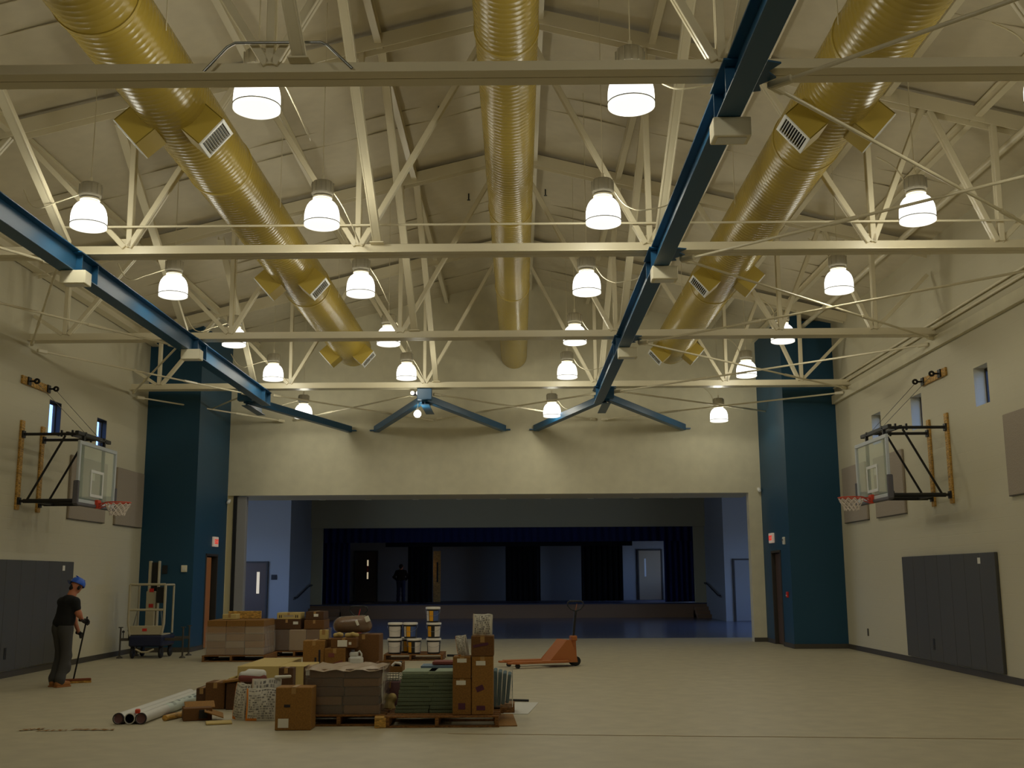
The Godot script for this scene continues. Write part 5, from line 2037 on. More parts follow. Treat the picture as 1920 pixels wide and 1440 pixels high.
	bb.tube([Vector3(-2.53, 0.55, -17.53), Vector3(-2.49, 0.585, -17.53), Vector3(-2.46, 0.54, -17.53), Vector3(-2.46, 0.5, -17.53)], 0.014, 8)
	part("handle", bb, M.tube_white, t)
	bb = MB.new()
	bb.lathe([Vector2(0.001, 0), Vector2(0.03, 0.0), Vector2(0.03, 0.035), Vector2(0.001, 0.036)], 12, Transform3D(Basis(), Vector3(-2.6, 0.568, -17.56)))
	part("cap", bb, M.pad_grey, t)
	carton(Vector3(-3.08, 0.753, -17.72), Vector3(0.13, 0.15, 0.13), M.foam_yellow, "small pale carton on top of the tall carton in the middle heap")
	for q in [[-2.84, 0.11, 0.05, 0.1], [-2.63, 0.17, 0.07, -0.2]]:
		bb = MB.new()
		bb.blob([[Vector3(q[0] - q[1] * 0.5, 0.82, -17.66), Vector3(q[0] + q[1] * 0.5, 0.825, -17.62), 0.035, 0.03], [Vector3(q[0], 0.83, -17.68), Vector3(q[0] + 0.02, 0.84, -17.6), 0.03, 0.03]], 0.012, 0.03)
		single("crumpled_paper", bb, M.foam_yellow, "crumpled pale packing paper under the brown bundle, " + ("left" if q[0] < -2.7 else "right") + " wad", "paper", Vector3(q[0], 0.785, -17.64))
	t = thing("brown_bundle", "brown bundle in shiny film on top of the middle heap", "bundle", Vector3(-2.66, 0.83, -17.95))
	bb = MB.new()
	bb.blob([[Vector3(-2.86, 0.96, -17.95), Vector3(-2.5, 0.97, -17.98), 0.11, 0.12], [Vector3(-2.84, 1.0, -17.9), Vector3(-2.5, 1.02, -17.95), 0.08, 0.08], [Vector3(-2.88, 0.93, -18.05), Vector3(-2.46, 0.94, -18.05), 0.09, 0.09]], 0.02, 0.05)
	part("bundle_body", bb, M.card_b, t)
	bb = MB.new()
	bb.blob([[Vector3(-2.86, 0.96, -17.95), Vector3(-2.5, 0.97, -17.98), 0.122, 0.132], [Vector3(-2.84, 1.0, -17.9), Vector3(-2.5, 1.02, -17.95), 0.092, 0.092]], 0.022, 0.05)
	part("film", bb, M.wrap, t)
	for e in [[-2.42, 1.06, 0.05], [-2.58, 1.0, 0.02]]:
		bb = MB.new()
		bb.box(Vector3(e[0], e[1], -17.83), Vector3(0.02 + e[2], 0.09, 0.02), Basis(Vector3(0, 0, 1), 0.4), 0.006)
		part("torn_strip", bb, M.paper, t)
	jack(Vector3(-2.9, 0, -20.4), 0.0, M.jack_red, "red pallet jack standing behind the middle heap, loop handle showing", 1.22, 0.9)
	# orange pallet jack on open floor
	jack(Vector3(0.92, 0, -22.0), -PI / 2 - 0.37, M.jack_orange, "orange pallet jack alone on the open floor", 1.25)


# forks run from the head along -z turned by yaw
func jack(o: Vector3, yaw: float, paint: Material, label: String, top: float, pump_top := 0.5) -> void:
	var t := thing("pallet_jack", label, "pallet jack", o)
	var bs := Basis(Vector3.UP, -yaw)
	var at := func(x: float, y: float, z: float) -> Vector3: return o + bs * Vector3(x, y, z)
	for s in [-1.0, 1.0]:
		var b := MB.new()
		b.box(at.call(s * 0.24, 0.105, -0.66), Vector3(0.16, 0.05, 1.14), bs, 0.01)
		b.box(at.call(s * 0.24, 0.1, -1.26), Vector3(0.12, 0.035, 0.12), bs, 0.01)
		part("fork", b, paint, t)
		b = MB.new()
		b.lathe([Vector2(0.005, -0.035), Vector2(0.04, -0.035), Vector2(0.042, 0.0), Vector2(0.04, 0.035), Vector2(0.005, 0.035)], 14, Transform3D(bs * Basis(Vector3(0, 1, 0), Vector3(1, 0, 0), Vector3(0, 0, -1)), at.call(s * 0.24, 0.043, -1.12)))
		part("load_roller", b, M.dark, t)
		b = MB.new()
		b.lathe([Vector2(0.01, -0.03), Vector2(0.085, -0.03), Vector2(0.09, 0.0), Vector2(0.085, 0.03), Vector2(0.01, 0.03)], 18, Transform3D(bs * Basis(Vector3(0, 1, 0), Vector3(1, 0, 0), Vector3(0, 0, -1)), at.call(s * 0.08, 0.09, 0.16)))
		part("steer_wheel", b, M.dark, t)
	var b := MB.new()
	# the raised head: triangular side cheeks and front plate
	for s in [-1.0, 1.0]:
		var tri := PackedVector2Array([Vector2(-0.5, 0.08), Vector2(0.12, 0.08), Vector2(0.1, 0.2), Vector2(-0.02, 0.5), Vector2(-0.1, 0.5)])
		b.extrude(tri, 0.014, Transform3D(bs * Basis(Vector3(0, 0, 1), Vector3(0, 1, 0), Vector3(-1, 0, 0)), at.call(s * 0.24 + 0.007, 0, 0)))
	b.bar(at.call(0.0, 0.5, -0.06), at.call(0.0, 0.12, 0.1), 0.48, 0.012, bs * Vector3(0, 0, 1))
	b.bar(at.call(0.0, 0.5, -0.1), at.call(0.0, 0.1, -0.46), 0.48, 0.012, bs * Vector3(0, 0, 1))
	part("head_frame", b, paint, t)
	b = MB.new()
	b.tube([at.call(0, 0.1, 0.16), at.call(0, pump_top, 0.14)], 0.05, 12)
	b.box(at.call(0, pump_top + 0.02, 0.14), Vector3(0.14, 0.1, 0.12), bs, 0.015)
	part("pump", b, paint, t)
	b = MB.new()
	b.tube([at.call(0, pump_top + 0.05, 0.14), at.call(0, top - 0.2, 0.2)], 0.028, 10)
	part("handle_shaft", b, M.black_steel, t)
	b = MB.new()
	var y := top - 0.22
	var hub: Vector3 = at.call(0, 0, 0.2)
	at = func(x: float, h: float, _z: float) -> Vector3: return Vector3(hub.x + x, h, hub.z)
	b.tube([at.call(0, y, 0.2), at.call(-0.1, y + 0.05, 0.205), at.call(-0.16, y + 0.12, 0.21), at.call(-0.15, y + 0.18, 0.215), at.call(-0.1, y + 0.2, 0.215), at.call(0.1, y + 0.2, 0.215), at.call(0.15, y + 0.18, 0.215), at.call(0.16, y + 0.12, 0.21), at.call(0.1, y + 0.05, 0.205), at.call(0, y, 0.2)], 0.014, 8)
	part("loop_grip", b, M.black_steel, t)
	b = MB.new()
	b.bar(at.call(0.0, y + 0.03, 0.215), at.call(0.03, y + 0.15, 0.225), 0.02, 0.01)
	part("release_lever", b, paint, t)


# ---- loose goods on the floor in front ----
func loose_goods() -> void:
	# three long white tubes
	var k := 0
	for q in [[-4.79, 0.0, "left tube with a pale end cap"], [-4.655, 0.02, "middle tube with an open dark end"], [-4.52, 0.0, "right tube with a pale end cap"]]:
		var t := thing("long_tube", "long white tube on the floor, " + q[2], "tube", Vector3(q[0], 0, -15.0), "long white tubes on the floor")
		var xf := Transform3D(Basis(Vector3(1, 0, 0), Vector3(0, 0, -1), Vector3(0, 1, 0)), Vector3(q[0], 0.067, -13.55))
		var b := MB.new()
		b.lathe([Vector2(0.054, 0.4), Vector2(0.054, 0.0), Vector2(0.064, 0.0), Vector2(0.064, 2.9), Vector2(0.0, 2.9)], 24, xf, false)
		part("tube_wall", b, M.tube_white, t)
		b = MB.new()
		if k != 1:
			b.lathe([Vector2(0.0, 0.012), Vector2(0.05, 0.012), Vector2(0.054, 0.006)], 20, xf)
			part("end_disc", b, M.mauve, t)
			b = MB.new()
			b.lathe([Vector2(0.055, -0.006), Vector2(0.067, -0.006), Vector2(0.067, 0.02)], 20, xf, false)
			part("end_ring", b, M.ink_dark, t)
		else:
			b.lathe([Vector2(0.0, 0.3), Vector2(0.0535, 0.3), Vector2(0.0535, 0.01)], 20, xf, false)
			part("shaded_bore", b, M.dark, t)  # dark lining stands for the shade inside the hollow tube
		if k == 2:
			b = MB.new()
			b.lathe([Vector2(0.066, 0.9), Vector2(0.067, 0.92), Vector2(0.067, 2.6), Vector2(0.066, 2.62)], 24, xf)
			part("printed_sleeve", b, M.sleeve_print, t)
		k += 1
	var b := MB.new()
	b.box(Vector3(-4.585, 0.145, -13.62), Vector3(0.06, 0.05, 0.08), Basis(Vector3.UP, 0.3), 0.01)
	single("orange_plug", b, M.rim_orange, "small orange plug lying between the ends of the white tubes", "plug", Vector3(-4.585, 0.12, -13.62))
	b = MB.new()
	b.tube([Vector3(-4.33, 0.036, -13.85), Vector3(-4.12, 0.036, -14.6)], 0.036, 14)
	single("wooden_roller", b, M.wood_post, "short round wooden pole on the floor beside the white tubes", "pole", Vector3(-4.22, 0, -14.2))
	# opened and flattened cartons
	var t := thing("flattened_carton", "opened flattened carton on the floor beside the wooden pole", "box", Vector3(-3.9, 0, -13.95))
	b = MB.new()
	b.box(Vector3(-3.98, 0.075, -14.0), Vector3(0.34, 0.15, 0.3), Basis(Vector3.UP, 0.35), 0.006)
	part("body", b, M.card_b, t)
	b = MB.new()
	b.box(Vector3(-3.75, 0.09, -13.92), Vector3(0.24, 0.012, 0.26), Basis(Vector3(0, 0, 1), -0.35) * Basis(Vector3.UP, 0.3), 0.003)
	b.box(Vector3(-3.98, 0.165, -14.1), Vector3(0.36, 0.012, 0.2), Basis(Vector3.UP, 0.35) * Basis(Vector3(1, 0, 0), 0.3), 0.003)
	part("flap", b, M.card_c, t)
	b = MB.new()
	b.box(Vector3(-3.86, 0.08, -13.848), Vector3(0.1, 0.1, 0.01), Basis(Vector3.UP, 0.35))
	part("torn_hole", b, M.dark, t)
	b = MB.new()
	b.box(Vector3(-3.6, 0.012, -13.6), Vector3(0.3, 0.02, 0.26), Basis(Vector3.UP, 0.3), 0.004)
	single("board_scrap", b, M.foam_yellow, "pale flat board scrap on the floor before the paper bags", "scrap", Vector3(-3.6, 0, -13.6))
	b = MB.new()
	b.box(Vector3(-4.3, 0.008, -14.5), Vector3(0.5, 0.014, 0.36), Basis(Vector3.UP, 0.5), 0.004)
	single("board_scrap", b, M.card_b, "brown flat board scrap under the wooden pole", "scrap", Vector3(-4.3, 0, -14.5))
	var g := "brown cartons in a row behind the flattened carton"
	carton(Vector3(-4.24, 0, -15.28), Vector3(0.14, 0.27, 0.4), M.card_d, "narrow dark brown carton at the left end of the front row", 0.0, [], g)
	carton(Vector3(-4.05, 0, -15.25), Vector3(0.26, 0.345, 0.4), M.card_b, "square brown carton second in the front row", 0.0, [], g)
	carton(Vector3(-3.72, 0, -15.18), Vector3(0.33, 0.35, 0.4), M.card_d, "dark brown carton third in the front row, under the white bundle", 0.0, [], g)
	b = MB.new()
	b.box(Vector3(-3.78, 0.375, -15.1), Vector3(0.3, 0.03, 0.3), Basis(Vector3(0, 0, 1), 0.12), 0.006)
	single("carton_flap", b, M.card_c, "loose pale carton flap on the third front carton", "flap", Vector3(-3.78, 0.352, -15.1))
	t = thing("plastic_bundle", "white and red bundle in plastic on the third front carton", "bundle", Vector3(-3.58, 0.35, -15.0))
	b = MB.new()
	b.blob([[Vector3(-3.68, 0.44, -15.0), Vector3(-3.44, 0.43, -15.0), 0.05, 0.06], [Vector3(-3.6, 0.47, -15.05), Vector3(-3.42, 0.46, -15.02), 0.05, 0.05]], 0.014, 0.04)
	part("bundle_body", b, M.tube_white, t)
	b = MB.new()
	b.blob([[Vector3(-3.68, 0.405, -14.98), Vector3(-3.4, 0.4, -14.98), 0.05, 0.05]], 0.014, 0.03)
	part("red_lining", b, M.maroon, t)
	# a big pale board box and its leaning sheet
	t = carton(Vector3(-3.8, 0, -17.25), Vector3(0.6, 0.45, 1.7), M.foam_yellow, "long pale yellow carton on the floor behind the front row", 0.0, [], "", false)
	carton(Vector3(-3.27, 0, -16.8), Vector3(0.44, 0.448, 0.8), M.foam_yellow, "shorter pale yellow carton against the right side of the long one", 0.0, [], "", false)
	b = MB.new()
	b.box(Vector3(-4.31, 0.17, -16.9), Vector3(0.46, 0.02, 1.5), Basis(Vector3.UP, -0.02) * Basis(Vector3(0, 0, 1), 0.62), 0.004)
	single("pale_sheet", b, M.foam_yellow, "pale yellow sheet leaning against the left of the long pale carton", "sheet", Vector3(-4.2, 0, -16.6))
	carton(Vector3(-3.27, 0, -15.9), Vector3(0.2, 0.47, 0.2), M.card_d, "dark open carton standing before the shorter pale carton")
	# paper bags
	g = "printed paper bags in front"
	paper_bag(Vector3(-3.44, 0, -13.95), Vector3(0.2, 0.43, 0.14), Basis(Vector3(0, 0, 1), -0.1) * Basis(Vector3.UP, -0.5), M.bag_print, "narrow white printed bag leaning at the left of the bag group", g)
	paper_bag(Vector3(-3.14, 0, -13.85), Vector3(0.4, 0.38, 0.15), Basis(Vector3(1, 0, 0), -0.06), M.bag_print, "widest white printed bag with orange edge standing in front", g)
	paper_bag(Vector3(-3.16, 0, -14.12), Vector3(0.36, 0.47, 0.14), Basis(Vector3(1, 0, 0), -0.04), M.bag_print_two, "white printed bag standing behind the widest bag", g)
	b = MB.new()
	b.blob([[Vector3(-3.04, 0.49, -14.1), Vector3(-2.86, 0.5, -14.08), 0.022, 0.018]], 0.008, 0.02)
	single("crumpled_film", b, M.paper, "twist of white film on top of the rear paper bag", "film", Vector3(-2.95, 0.47, -14.1))
	carton(Vector3(-2.585, 0, -13.1), Vector3(0.41, 0.475, 0.3), M.card_c, "brown carton with a white label, nearest on the floor", 0.0, [[M.paper, -0.11, 0.08, 0.12, 0.1], [M.ink_dark, -0.07, 0.27, 0.07, 0.03]])
	carton(Vector3(-2.62, 0, -14.2), Vector3(0.14, 0.62, 0.3), M.card_d, "dark narrow carton squeezed left of the wrapped carton stack", 0.0, [[M.paper, 0.0, 0.55, 0.08, 0.07]])
	# between the wrapped stack and the front pallet
	g = "odds and ends between the two front pallets"
	carton(Vector3(-1.64, 0, -14.35), Vector3(0.3, 0.42, 0.34), M.mauve, "mauve carton between the wrapped stack and the green tiles", 0.0, [[M.dark, -0.06, 0.33, 0.12, 0.1, 0.5]], g)
	t = thing("wire_basket", "grey wire basket on the mauve carton", "basket", Vector3(-1.66, 0.42, -14.35))
	for j in 4:
		b = MB.new()
		var y := 0.432 + 0.03 * j
		var c := [Vector3(-1.8, y, -14.2), Vector3(-1.52, y, -14.2), Vector3(-1.52, y, -14.5), Vector3(-1.8, y, -14.5), Vector3(-1.8, y, -14.2)]
		for i in 4:
			b.bar(c[i], c[i + 1], 0.006, 0.006)
		part("hoop_wire", b, M.galvanised, t)
	b = MB.new()
	for i in 9:
		var x := -1.8 + 0.035 * i
		b.bar(Vector3(x, 0.425, -14.2), Vector3(x, 0.525, -14.2), 0.005, 0.005, Vector3.RIGHT)
		b.bar(Vector3(x, 0.425, -14.5), Vector3(x, 0.525, -14.5), 0.005, 0.005, Vector3.RIGHT)
		b.bar(Vector3(x, 0.428, -14.2), Vector3(x, 0.428, -14.5), 0.005, 0.005)
	part("upright_wires", b, M.galvanised, t)
	t = thing("open_tray", "open brown tray with black and white parts above the wire basket", "tray", Vector3(-1.65, 0.528, -14.4))
	b = MB.new()
	b.box(Vector3(-1.65, 0.535, -14.4), Vector3(0.34, 0.012, 0.3), Basis(), 0.003)
	for e in [-1.0, 1.0]:
		b.box(Vector3(-1.65 + e * 0.165, 0.59, -14.4), Vector3(0.012, 0.12, 0.3), Basis(), 0.003)
	b.box(Vector3(-1.65, 0.59, -14.545), Vector3(0.32, 0.12, 0.012), Basis(), 0.003)
	b.box(Vector3(-1.65, 0.565, -14.255), Vector3(0.32, 0.07, 0.012), Basis(), 0.003)
	part("tray_body", b, M.card_a, t)
	b = MB.new()
	b.blob([[Vector3(-1.6, 0.59, -14.4), Vector3(-1.54, 0.61, -14.4), 0.045, 0.04], [Vector3(-1.55, 0.6, -14.45), Vector3(-1.52, 0.63, -14.42), 0.03, 0.03]], 0.012, 0.02)
	part("black_part", b, M.black_steel, t)
	b = MB.new()
	b.tube([Vector3(-1.62, 0.6, -14.33), Vector3(-1.58, 0.64, -14.33), Vector3(-1.52, 0.63, -14.33), Vector3(-1.49, 0.6, -14.33)], 0.018, 8)
	part("white_part", b, M.paper, t)
	b = MB.new()
	b.blob([[Vector3(-1.66, 0.18, -14.05), Vector3(-1.58, 0.24, -14.02), 0.07, 0.06], [Vector3(-1.6, 0.14, -13.98), Vector3(-1.57, 0.1, -13.96), 0.06, 0.05], [Vector3(-1.66, 0.06, -13.98), Vector3(-1.6, 0.06, -13.96), 0.06, 0.06]], 0.014, 0.04)
	single("crumpled_paper", b, M.foam_yellow, "crumpled pale paper between the wrapped stack and green tiles", "paper", Vector3(-1.62, 0, -14.0))
	b = MB.new()
	b.lathe([Vector2(0.001, 0.0), Vector2(0.03, 0.004), Vector2(0.036, 0.02), Vector2(0.03, 0.036), Vector2(0.001, 0.04)], 14, Transform3D(Basis(Vector3(1, 0, 0), Vector3(0, 0, 1), Vector3(0, -1, 0)), Vector3(-1.7, 0.55, -14.2)))
	single("red_reel", b, M.red, "small red reel at the upper right corner of the wrapped stack", "reel", Vector3(-1.7, 0.52, -14.2))
	# beyond the front pallet: timber, clear sheet, cardboard sheet
	b = MB.new()
	b.box(Vector3(-0.17, 0.06, -14.6), Vector3(0.2, 0.12, 0.3), Basis(), 0.006)
	single("timber_offcut", b, M.pallet_wood, "short wooden offcut at the right rear of the front pallet", "timber", Vector3(-0.17, 0, -14.6))
	b = MB.new()
	b.box(Vector3(-0.19, 0.006, -13.75), Vector3(0.26, 0.01, 1.1), Basis(Vector3.UP, 0.05), 0.002)
	single("card_sheet", b, M.card_c, "flat cardboard sheet on the floor right of the front pallet", "sheet", Vector3(-0.19, 0, -13.75))
	b = MB.new()
	b.box(Vector3(0.02, 0.004, -15.0), Vector3(0.32, 0.004, 1.3), Basis(Vector3.UP, -0.12), 0.001)
	single("clear_sheet", b, M.tube_white, "thin pale plastic sheet on the floor beyond the front pallet", "sheet", Vector3(0.02, 0, -15.0))
	b = MB.new()
	b.tube([Vector3(-0.16, 0.02, -15.8), Vector3(0.12, 0.02, -15.72)], 0.016, 8)
	single("dark_rod", b, M.dark, "thin dark rod at the far end of the clear sheet", "rod", Vector3(-0.02, 0, -15.76))
	# litter on the floor at the lower left
	for q in [[-5.62, -13.1, 0.26, 0.05, 0.5, "curled short"], [-5.35, -13.0, 0.34, 0.03, 0.1, "thin middle"], [-4.9, -13.05, 0.5, 0.04, -0.06, "longest"], [-6.0, -12.7, 0.3, 0.03, 0.0, "leftmost"]]:
		var rows := [[], []]
		for i in 12:
			var u := i / 11.0 - 0.5
			var p := Vector3(q[0], 0, q[1]) + Basis(Vector3.UP, q[4]) * Vector3(u * q[2], 0, 0.02 * sin(i * 2.3))
			var w: float = q[3] * (0.4 + 0.6 * absf(sin(i * 1.7 + q[0])))
			rows[0].append(p + Vector3(0, 0.004 + 0.012 * absf(sin(i * 1.3)), -w))
			rows[1].append(p + Vector3(0, 0.004 + 0.01 * absf(cos(i * 1.9)), w))
		b = MB.new()
		b.sheet(rows)
		single("paper_scrap", b, M.card_a, q[5] + " brown paper scrap on the floor left of the long white tubes", "scrap", Vector3(q[0], 0, q[1]), "brown paper scraps at lower left")


# ---- people ----
# j: joints in the scene's coordinates; d: facing direction; clothing colours
func person(label: String, base: Vector3, j: Dictionary, face: Vector3, look: Dictionary, cell: float) -> void:
	var t := thing("person", label, "person", base)
	var f := face.normalized()
	var r := f.cross(Vector3.UP).normalized()   # the figure's right
	for k in j:
		j[k] = base + j[k]
	var chest: Vector3 = (j.sl + j.sr) * 0.5
	var hips: Vector3 = (j.hl + j.hr) * 0.5
	# the body: one continuous skin from crown to heel
	var hc: Vector3 = j.head
	var up: Vector3 = (hc - j.neck).normalized()
	var bones := [
		[hc + up * 0.02 - f * 0.01, hc + up * 0.035 + f * 0.005, 0.09, 0.088],
		[hc - up * 0.05 + f * 0.035, hc - up * 0.07 + f * 0.05, 0.058, 0.045],
		[hc - up * 0.06 - f * 0.02, j.neck, 0.055, 0.058],
		[chest, j.neck, 0.08, 0.06],
	]
	for s in ["l", "r"]:
		var e: Vector3 = j["e" + s]
		var w: Vector3 = j["w" + s]
		bones.append([chest, j["s" + s], 0.08, 0.056])
		bones.append([j["s" + s], e, 0.052, 0.042])
		bones.append([e, w, 0.042, 0.028])
		bones.append([j["h" + s], j["k" + s], 0.078, 0.052])
		bones.append([j["k" + s], j["k" + s].lerp(j["a" + s], 0.35), 0.052, 0.054])
		bones.append([j["k" + s].lerp(j["a" + s], 0.35), j["a" + s], 0.054, 0.036])
		bones.append([j["a" + s], j["a" + s] + look["toe_" + s] * 0.13 - Vector3(0, 0.03, 0), 0.038, 0.03])
	var waist := hips.lerp(chest, 0.35)
	for s in [-0.09, 0.09]:
		bones.append([chest + r * s - Vector3(0, 0.06, 0), waist + r * s * 0.8, 0.1, 0.09])
		bones.append([waist + r * s * 0.8, hips + r * s, 0.09, 0.095])
	var b := MB.new()
	b.blob(bones, cell, 0.05)
	# the face and ears, on a grid of their own
	var fb := [
		[hc + up * 0.015, hc + up * 0.03, 0.09, 0.09],
		[hc - up * 0.06 + f * 0.045, hc - up * 0.075 + f * 0.062, 0.05, 0.036],
		[hc - up * 0.0 + f * 0.092, hc - up * 0.03 + f * 0.112, 0.01, 0.014],
		[hc + up * 0.02 + f * 0.088 - r * 0.03, hc + up * 0.02 + f * 0.088 + r * 0.03, 0.012, 0.012],
		[hc - up * 0.056 + f * 0.096 - r * 0.02, hc - up * 0.056 + f * 0.096 + r * 0.02, 0.008, 0.008],
	]
	for s in [-1.0, 1.0]:
		fb.append([hc + r * s * 0.088 + up * 0.01, hc + r * s * 0.09 - up * 0.035 + f * 0.008, 0.016, 0.01])
	b.blob(fb, 0.006, 0.016)
	# hands: palm, four fingers bent round what they hold, a thumb from the side
	for s in ["l", "r"]:
		var w: Vector3 = j["w" + s]
		var a: Vector3 = look["grip_" + s]      # the axis the fingers close round
		var pd: Vector3 = (j["p" + s] - w).normalized()
		var side := pd.cross(a).normalized()
		a = side.cross(pd).normalized()
		var pc: Vector3 = w + pd * 0.085
		var hb := [[w, w + pd * 0.03, 0.026, 0.026], [w + pd * 0.03 - a * 0.02, pc - a * 0.028, 0.018, 0.014], [w + pd * 0.03 + a * 0.02, pc + a * 0.028, 0.018, 0.014], [w + pd * 0.03, pc, 0.02, 0.016]]
		for i in 4:
			var root := pc + a * (-0.03 + 0.02 * i)
			var l: float = [0.036, 0.042, 0.04, 0.032][i]
			var p1 := root + (pd * 0.75 + side * 0.65).normalized() * l
			var p2 := p1 + (-pd * 0.25 + side).normalized() * l * 0.7
			var p3 := p2 + (-pd - side * 0.15).normalized() * l * 0.55
			hb.append([root, p1, 0.0095, 0.009])
			hb.append([p1, p2, 0.009, 0.0085])
			hb.append([p2, p3, 0.0085, 0.0075])
		var tr := w + pd * 0.03 + a * 0.026
		var t1 := tr + (pd * 0.5 + a * 0.5 + side * 0.5).normalized() * 0.04
		var t2 := t1 + (pd * 0.5 + side * 0.8).normalized() * 0.03
		hb.append([tr, t1, 0.013, 0.011])
		hb.append([t1, t2, 0.011, 0.009])
		if look.gloves:
			var gb := MB.new()
			gb.blob(hb, 0.005, 0.008)
			gb.lathe([Vector2(0.03, 0), Vector2(0.034, 0.03), Vector2(0.038, 0.05), Vector2(0.034, 0.052)], 16, Transform3D(MB.frame(-pd, Vector3.UP) * Basis(Vector3(1, 0, 0), Vector3(0, 0, 1), Vector3(0, -1, 0)), w))
			part("glove", gb, M.glove, t)
		else:
			b.blob(hb, 0.005, 0.008)
	part("body", b, M.skin, t)
	# shirt
	var sb := []
	for s in [-0.085, 0.0, 0.085]:
		sb.append([chest + r * s - Vector3(0, 0.03, 0), waist + r * s * 0.95, 0.118 if s else 0.105, 0.112])
		sb.append([waist + r * s * 0.95, hips + r * s * 1.05 + Vector3(0, 0.1, 0), 0.112, 0.116])
	for s in ["l", "r"]:
		sb.append([chest + Vector3(0, 0.02, 0), j["s" + s], 0.085, 0.072])
		sb.append([j["s" + s], j["s" + s].lerp(j["e" + s], look.sleeve), 0.072, 0.062 if look.sleeve < 0.9 else 0.054])
		if look.sleeve >= 0.9:
			sb.append([j["e" + s], j["e" + s].lerp(j["w" + s], 0.93), 0.056, 0.044])
	sb.append([chest + Vector3(0, 0.03, 0), chest.lerp(j.neck, 0.5), 0.09, 0.066])
	b = MB.new()
	b.blob(sb, cell, 0.045)
	part("shirt", b, look.shirt, t)
	# trousers
	var tb := []
	for s in [-0.075, 0.075]:
		tb.append([hips + r * s + Vector3(0, 0.1, 0), hips + r * s, 0.108, 0.115])
	for s in ["l", "r"]:
		tb.append([j["h" + s] + Vector3(0, 0.02, 0), j["k" + s], 0.11, 0.078])
		tb.append([j["k" + s], j["a" + s] + Vector3(0, 0.05, 0), 0.08, 0.072])
		tb.append([j["k" + s] + Vector3(0.01, -0.16, 0.01), j["k" + s] + Vector3(0, -0.2, 0.0), 0.078, 0.08])
		tb.append([j["a" + s] + Vector3(0.004, 0.045, 0.006), j["a" + s] + Vector3(0, 0.0, 0), 0.074, 0.07])
	b = MB.new()
	b.blob(tb, cell, 0.05)
	part("trousers", b, look.trousers, t)
	for s in ["l", "r"]:
		var a: Vector3 = j["a" + s]
		var toe: Vector3 = look["toe_" + s]
		b = MB.new()
		b.blob([[a + Vector3(0, 0.0, 0) - toe * 0.02, Vector3(a.x, base.y + 0.05, a.z) - toe * 0.04, 0.05, 0.048], [Vector3(a.x, base.y + 0.048, a.z), Vector3(a.x, base.y + 0.046, a.z) + toe * 0.15, 0.05, 0.045]], 0.01, 0.03)
		b.box(Vector3(a.x, base.y + 0.012, a.z) + toe * 0.05, Vector3(0.095, 0.024, 0.27), MB.frame(toe, Vector3.UP), 0.008)
		part("boot", b, look.boots, t)
	# head cover
	b = MB.new()
	var hat := Transform3D(Basis(r, up, -f).orthonormalized(), hc + up * 0.035)
	if look.helmet:
		b.lathe([Vector2(0.122, 0.0), Vector2(0.126, 0.012), Vector2(0.12, 0.05), Vector2(0.1, 0.09), Vector2(0.06, 0.118), Vector2(0.001, 0.128)], 28, hat)
		b.lathe([Vector2(0.118, 0.004), Vector2(0.1, 0.045), Vector2(0.06, 0.1), Vector2(0.001, 0.112)], 28, hat)
		b.box(hat * Vector3(0, 0.122, 0), Vector3(0.03, 0.012, 0.18), hat.basis, 0.005)
		var hm := part("helmet", b, M.helmet, t)
		b = MB.new()
		var rows := [[], []]
		for i in 13:
			var a: float = look.brim + lerpf(-0.95, 0.95, i / 12.0)
			rows[0].append(hat * Vector3(sin(a) * 0.123, 0.008, -cos(a) * 0.123))
			rows[1].append(hat * Vector3(sin(a) * 0.135, -0.006, -cos(a) * 0.18))
		b.sheet(rows)
		var under := []
		for q in rows:
			var line := []
			for p in q:
				line.append(p - up * 0.006)
			under.append(line)
		b.sheet(under, true)
		part("brim", b, M.helmet, hm)
		b = MB.new()
		b.blob([[hc - up * 0.02 - f * 0.06, hc + up * 0.02 - f * 0.07, 0.05, 0.04]], 0.008, 0.01)
		for s in [-1.0, 1.0]:
			b.blob([[hc + r * s * 0.1 - up * 0.005, hc + r * s * 0.1 - up * 0.03, 0.026, 0.024]], 0.008, 0.01)
		part("ear_muffs_and_hair", b, M.hair, t)
	else:
		b.blob([[hc + up * 0.04 - f * 0.025, hc + up * 0.045 + f * 0.0, 0.094, 0.092], [hc - up * 0.03 - f * 0.05, hc - up * 0.04 - f * 0.05, 0.06, 0.05]], 0.01, 0.03)
		part("hair", b, M.hair, t)


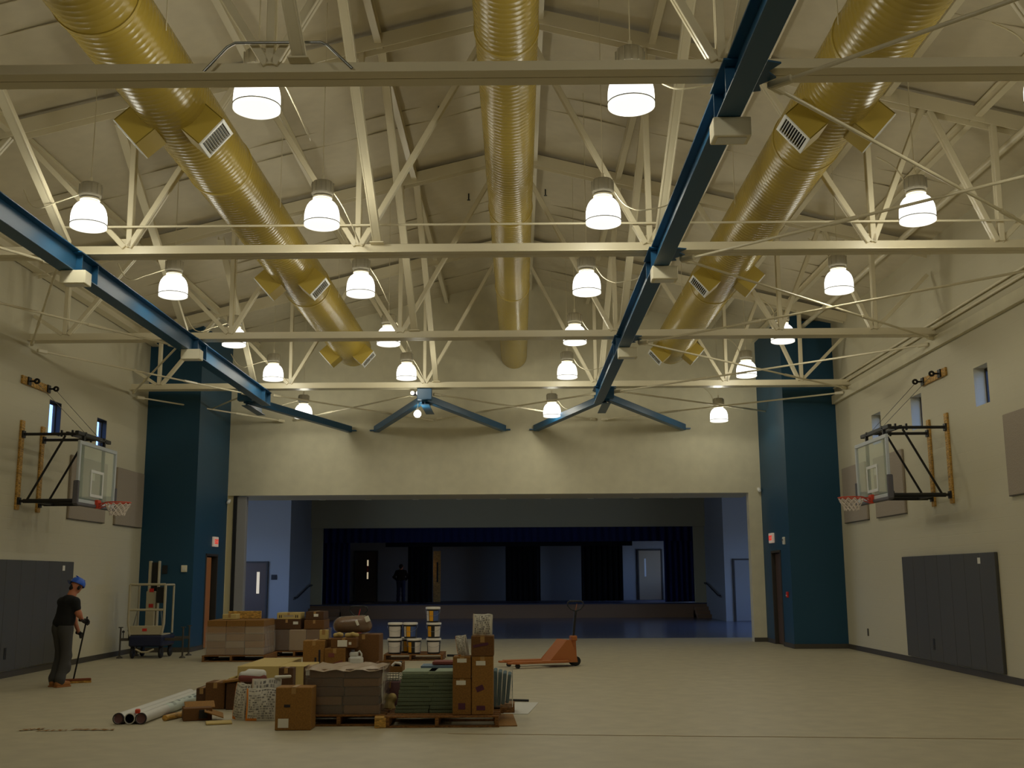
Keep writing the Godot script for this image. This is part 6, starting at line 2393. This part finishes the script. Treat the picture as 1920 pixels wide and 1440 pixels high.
func people() -> void:
	var base := Vector3(-7.42, 0, -18.3)
	var face := Vector3(0.6, 0, -0.8)
	var toe := Vector3(0.5, 0, -0.87).normalized()
	person("man in blue hard hat, black T-shirt and grey trousers pushing a broom", base, {
		"head": Vector3(0.1, 1.585, -0.1), "neck": Vector3(0.06, 1.45, -0.04),
		"sl": Vector3(-0.12, 1.34, -0.12), "sr": Vector3(0.18, 1.345, 0.1),
		"el": Vector3(0.03, 1.06, -0.27), "wl": Vector3(0.13, 0.83, -0.27), "pl": Vector3(0.2, 0.8, -0.23),
		"er": Vector3(0.24, 1.15, 0.07), "wr": Vector3(0.27, 1.05, -0.02), "pr": Vector3(0.31, 1.02, -0.1),
		"hl": Vector3(-0.12, 0.9, -0.06), "hr": Vector3(0.04, 0.9, 0.05),
		"kl": Vector3(-0.1, 0.49, -0.14), "kr": Vector3(0.06, 0.48, 0.02),
		"al": Vector3(-0.14, 0.09, -0.02), "ar": Vector3(0.02, 0.09, 0.12),
	}, face, {"toe_l": Vector3(0.1, 0, -1).normalized(), "toe_r": toe, "grip_l": Vector3(0.33, 0.98, 0.4), "grip_r": Vector3(0.33, 0.98, 0.4), "gloves": true, "sleeve": 0.5, "shirt": M.shirt, "trousers": M.trousers, "boots": M.boots, "helmet": true, "brim": -2.2}, 0.014)
	# the push broom in his hands
	var top := base + Vector3(0.33, 1.1, -0.06)
	var foot := base + Vector3(-0.04, 0.06, -0.58)
	var t := thing("push_broom", "wide push broom with dark pole held by the man in the hard hat", "broom", Vector3(foot.x, 0, foot.z))
	var b := MB.new()
	b.tube([top, foot], 0.014, 10)
	part("pole", b, M.dark, t)
	b = MB.new()
	var bs := Basis(Vector3.UP, 0.5)
	b.box(foot + Vector3(0.03, -0.005, 0), Vector3(0.5, 0.04, 0.06), bs, 0.008)
	part("head_block", b, M.broom_red, t)
	b = MB.new()
	for i in 24:
		for k in 2:
			b.bar(foot + Vector3(0.03, -0.02, 0) + bs * Vector3(-0.24 + i * 0.0209, 0, -0.014 + 0.028 * k), foot + Vector3(0.03, -0.058, 0) + bs * Vector3(-0.245 + i * 0.0213, 0, -0.024 + 0.048 * k), 0.017, 0.02, Vector3.RIGHT)
	part("bristles", b, M.wood_post, t)
	# the figure in the dark of the stage
	base = Vector3(-5.45, 0.6, -51.4)
	person("person in dark clothes standing on the stage by the left back wall", base, {
		"head": Vector3(0, 1.6, 0), "neck": Vector3(0, 1.46, 0),
		"sl": Vector3(-0.19, 1.38, 0), "sr": Vector3(0.19, 1.38, 0),
		"el": Vector3(-0.33, 1.14, 0.06), "wl": Vector3(-0.2, 1.0, -0.14), "pl": Vector3(-0.13, 0.98, -0.18),
		"er": Vector3(0.33, 1.14, 0.06), "wr": Vector3(0.2, 1.0, -0.14), "pr": Vector3(0.13, 0.98, -0.18),
		"hl": Vector3(-0.1, 0.92, 0), "hr": Vector3(0.1, 0.92, 0),
		"kl": Vector3(-0.11, 0.5, -0.02), "kr": Vector3(0.11, 0.5, -0.02),
		"al": Vector3(-0.12, 0.09, 0.02), "ar": Vector3(0.12, 0.09, 0.02),
	}, Vector3(0, 0, -1), {"toe_l": Vector3(-0.2, 0, -1).normalized(), "toe_r": Vector3(0.2, 0, -1).normalized(), "grip_l": Vector3(0, 1, 0), "grip_r": Vector3(0, 1, 0), "gloves": false, "sleeve": 1.0, "shirt": M.shirt, "trousers": M.denim, "boots": M.black_steel, "helmet": false}, 0.018)
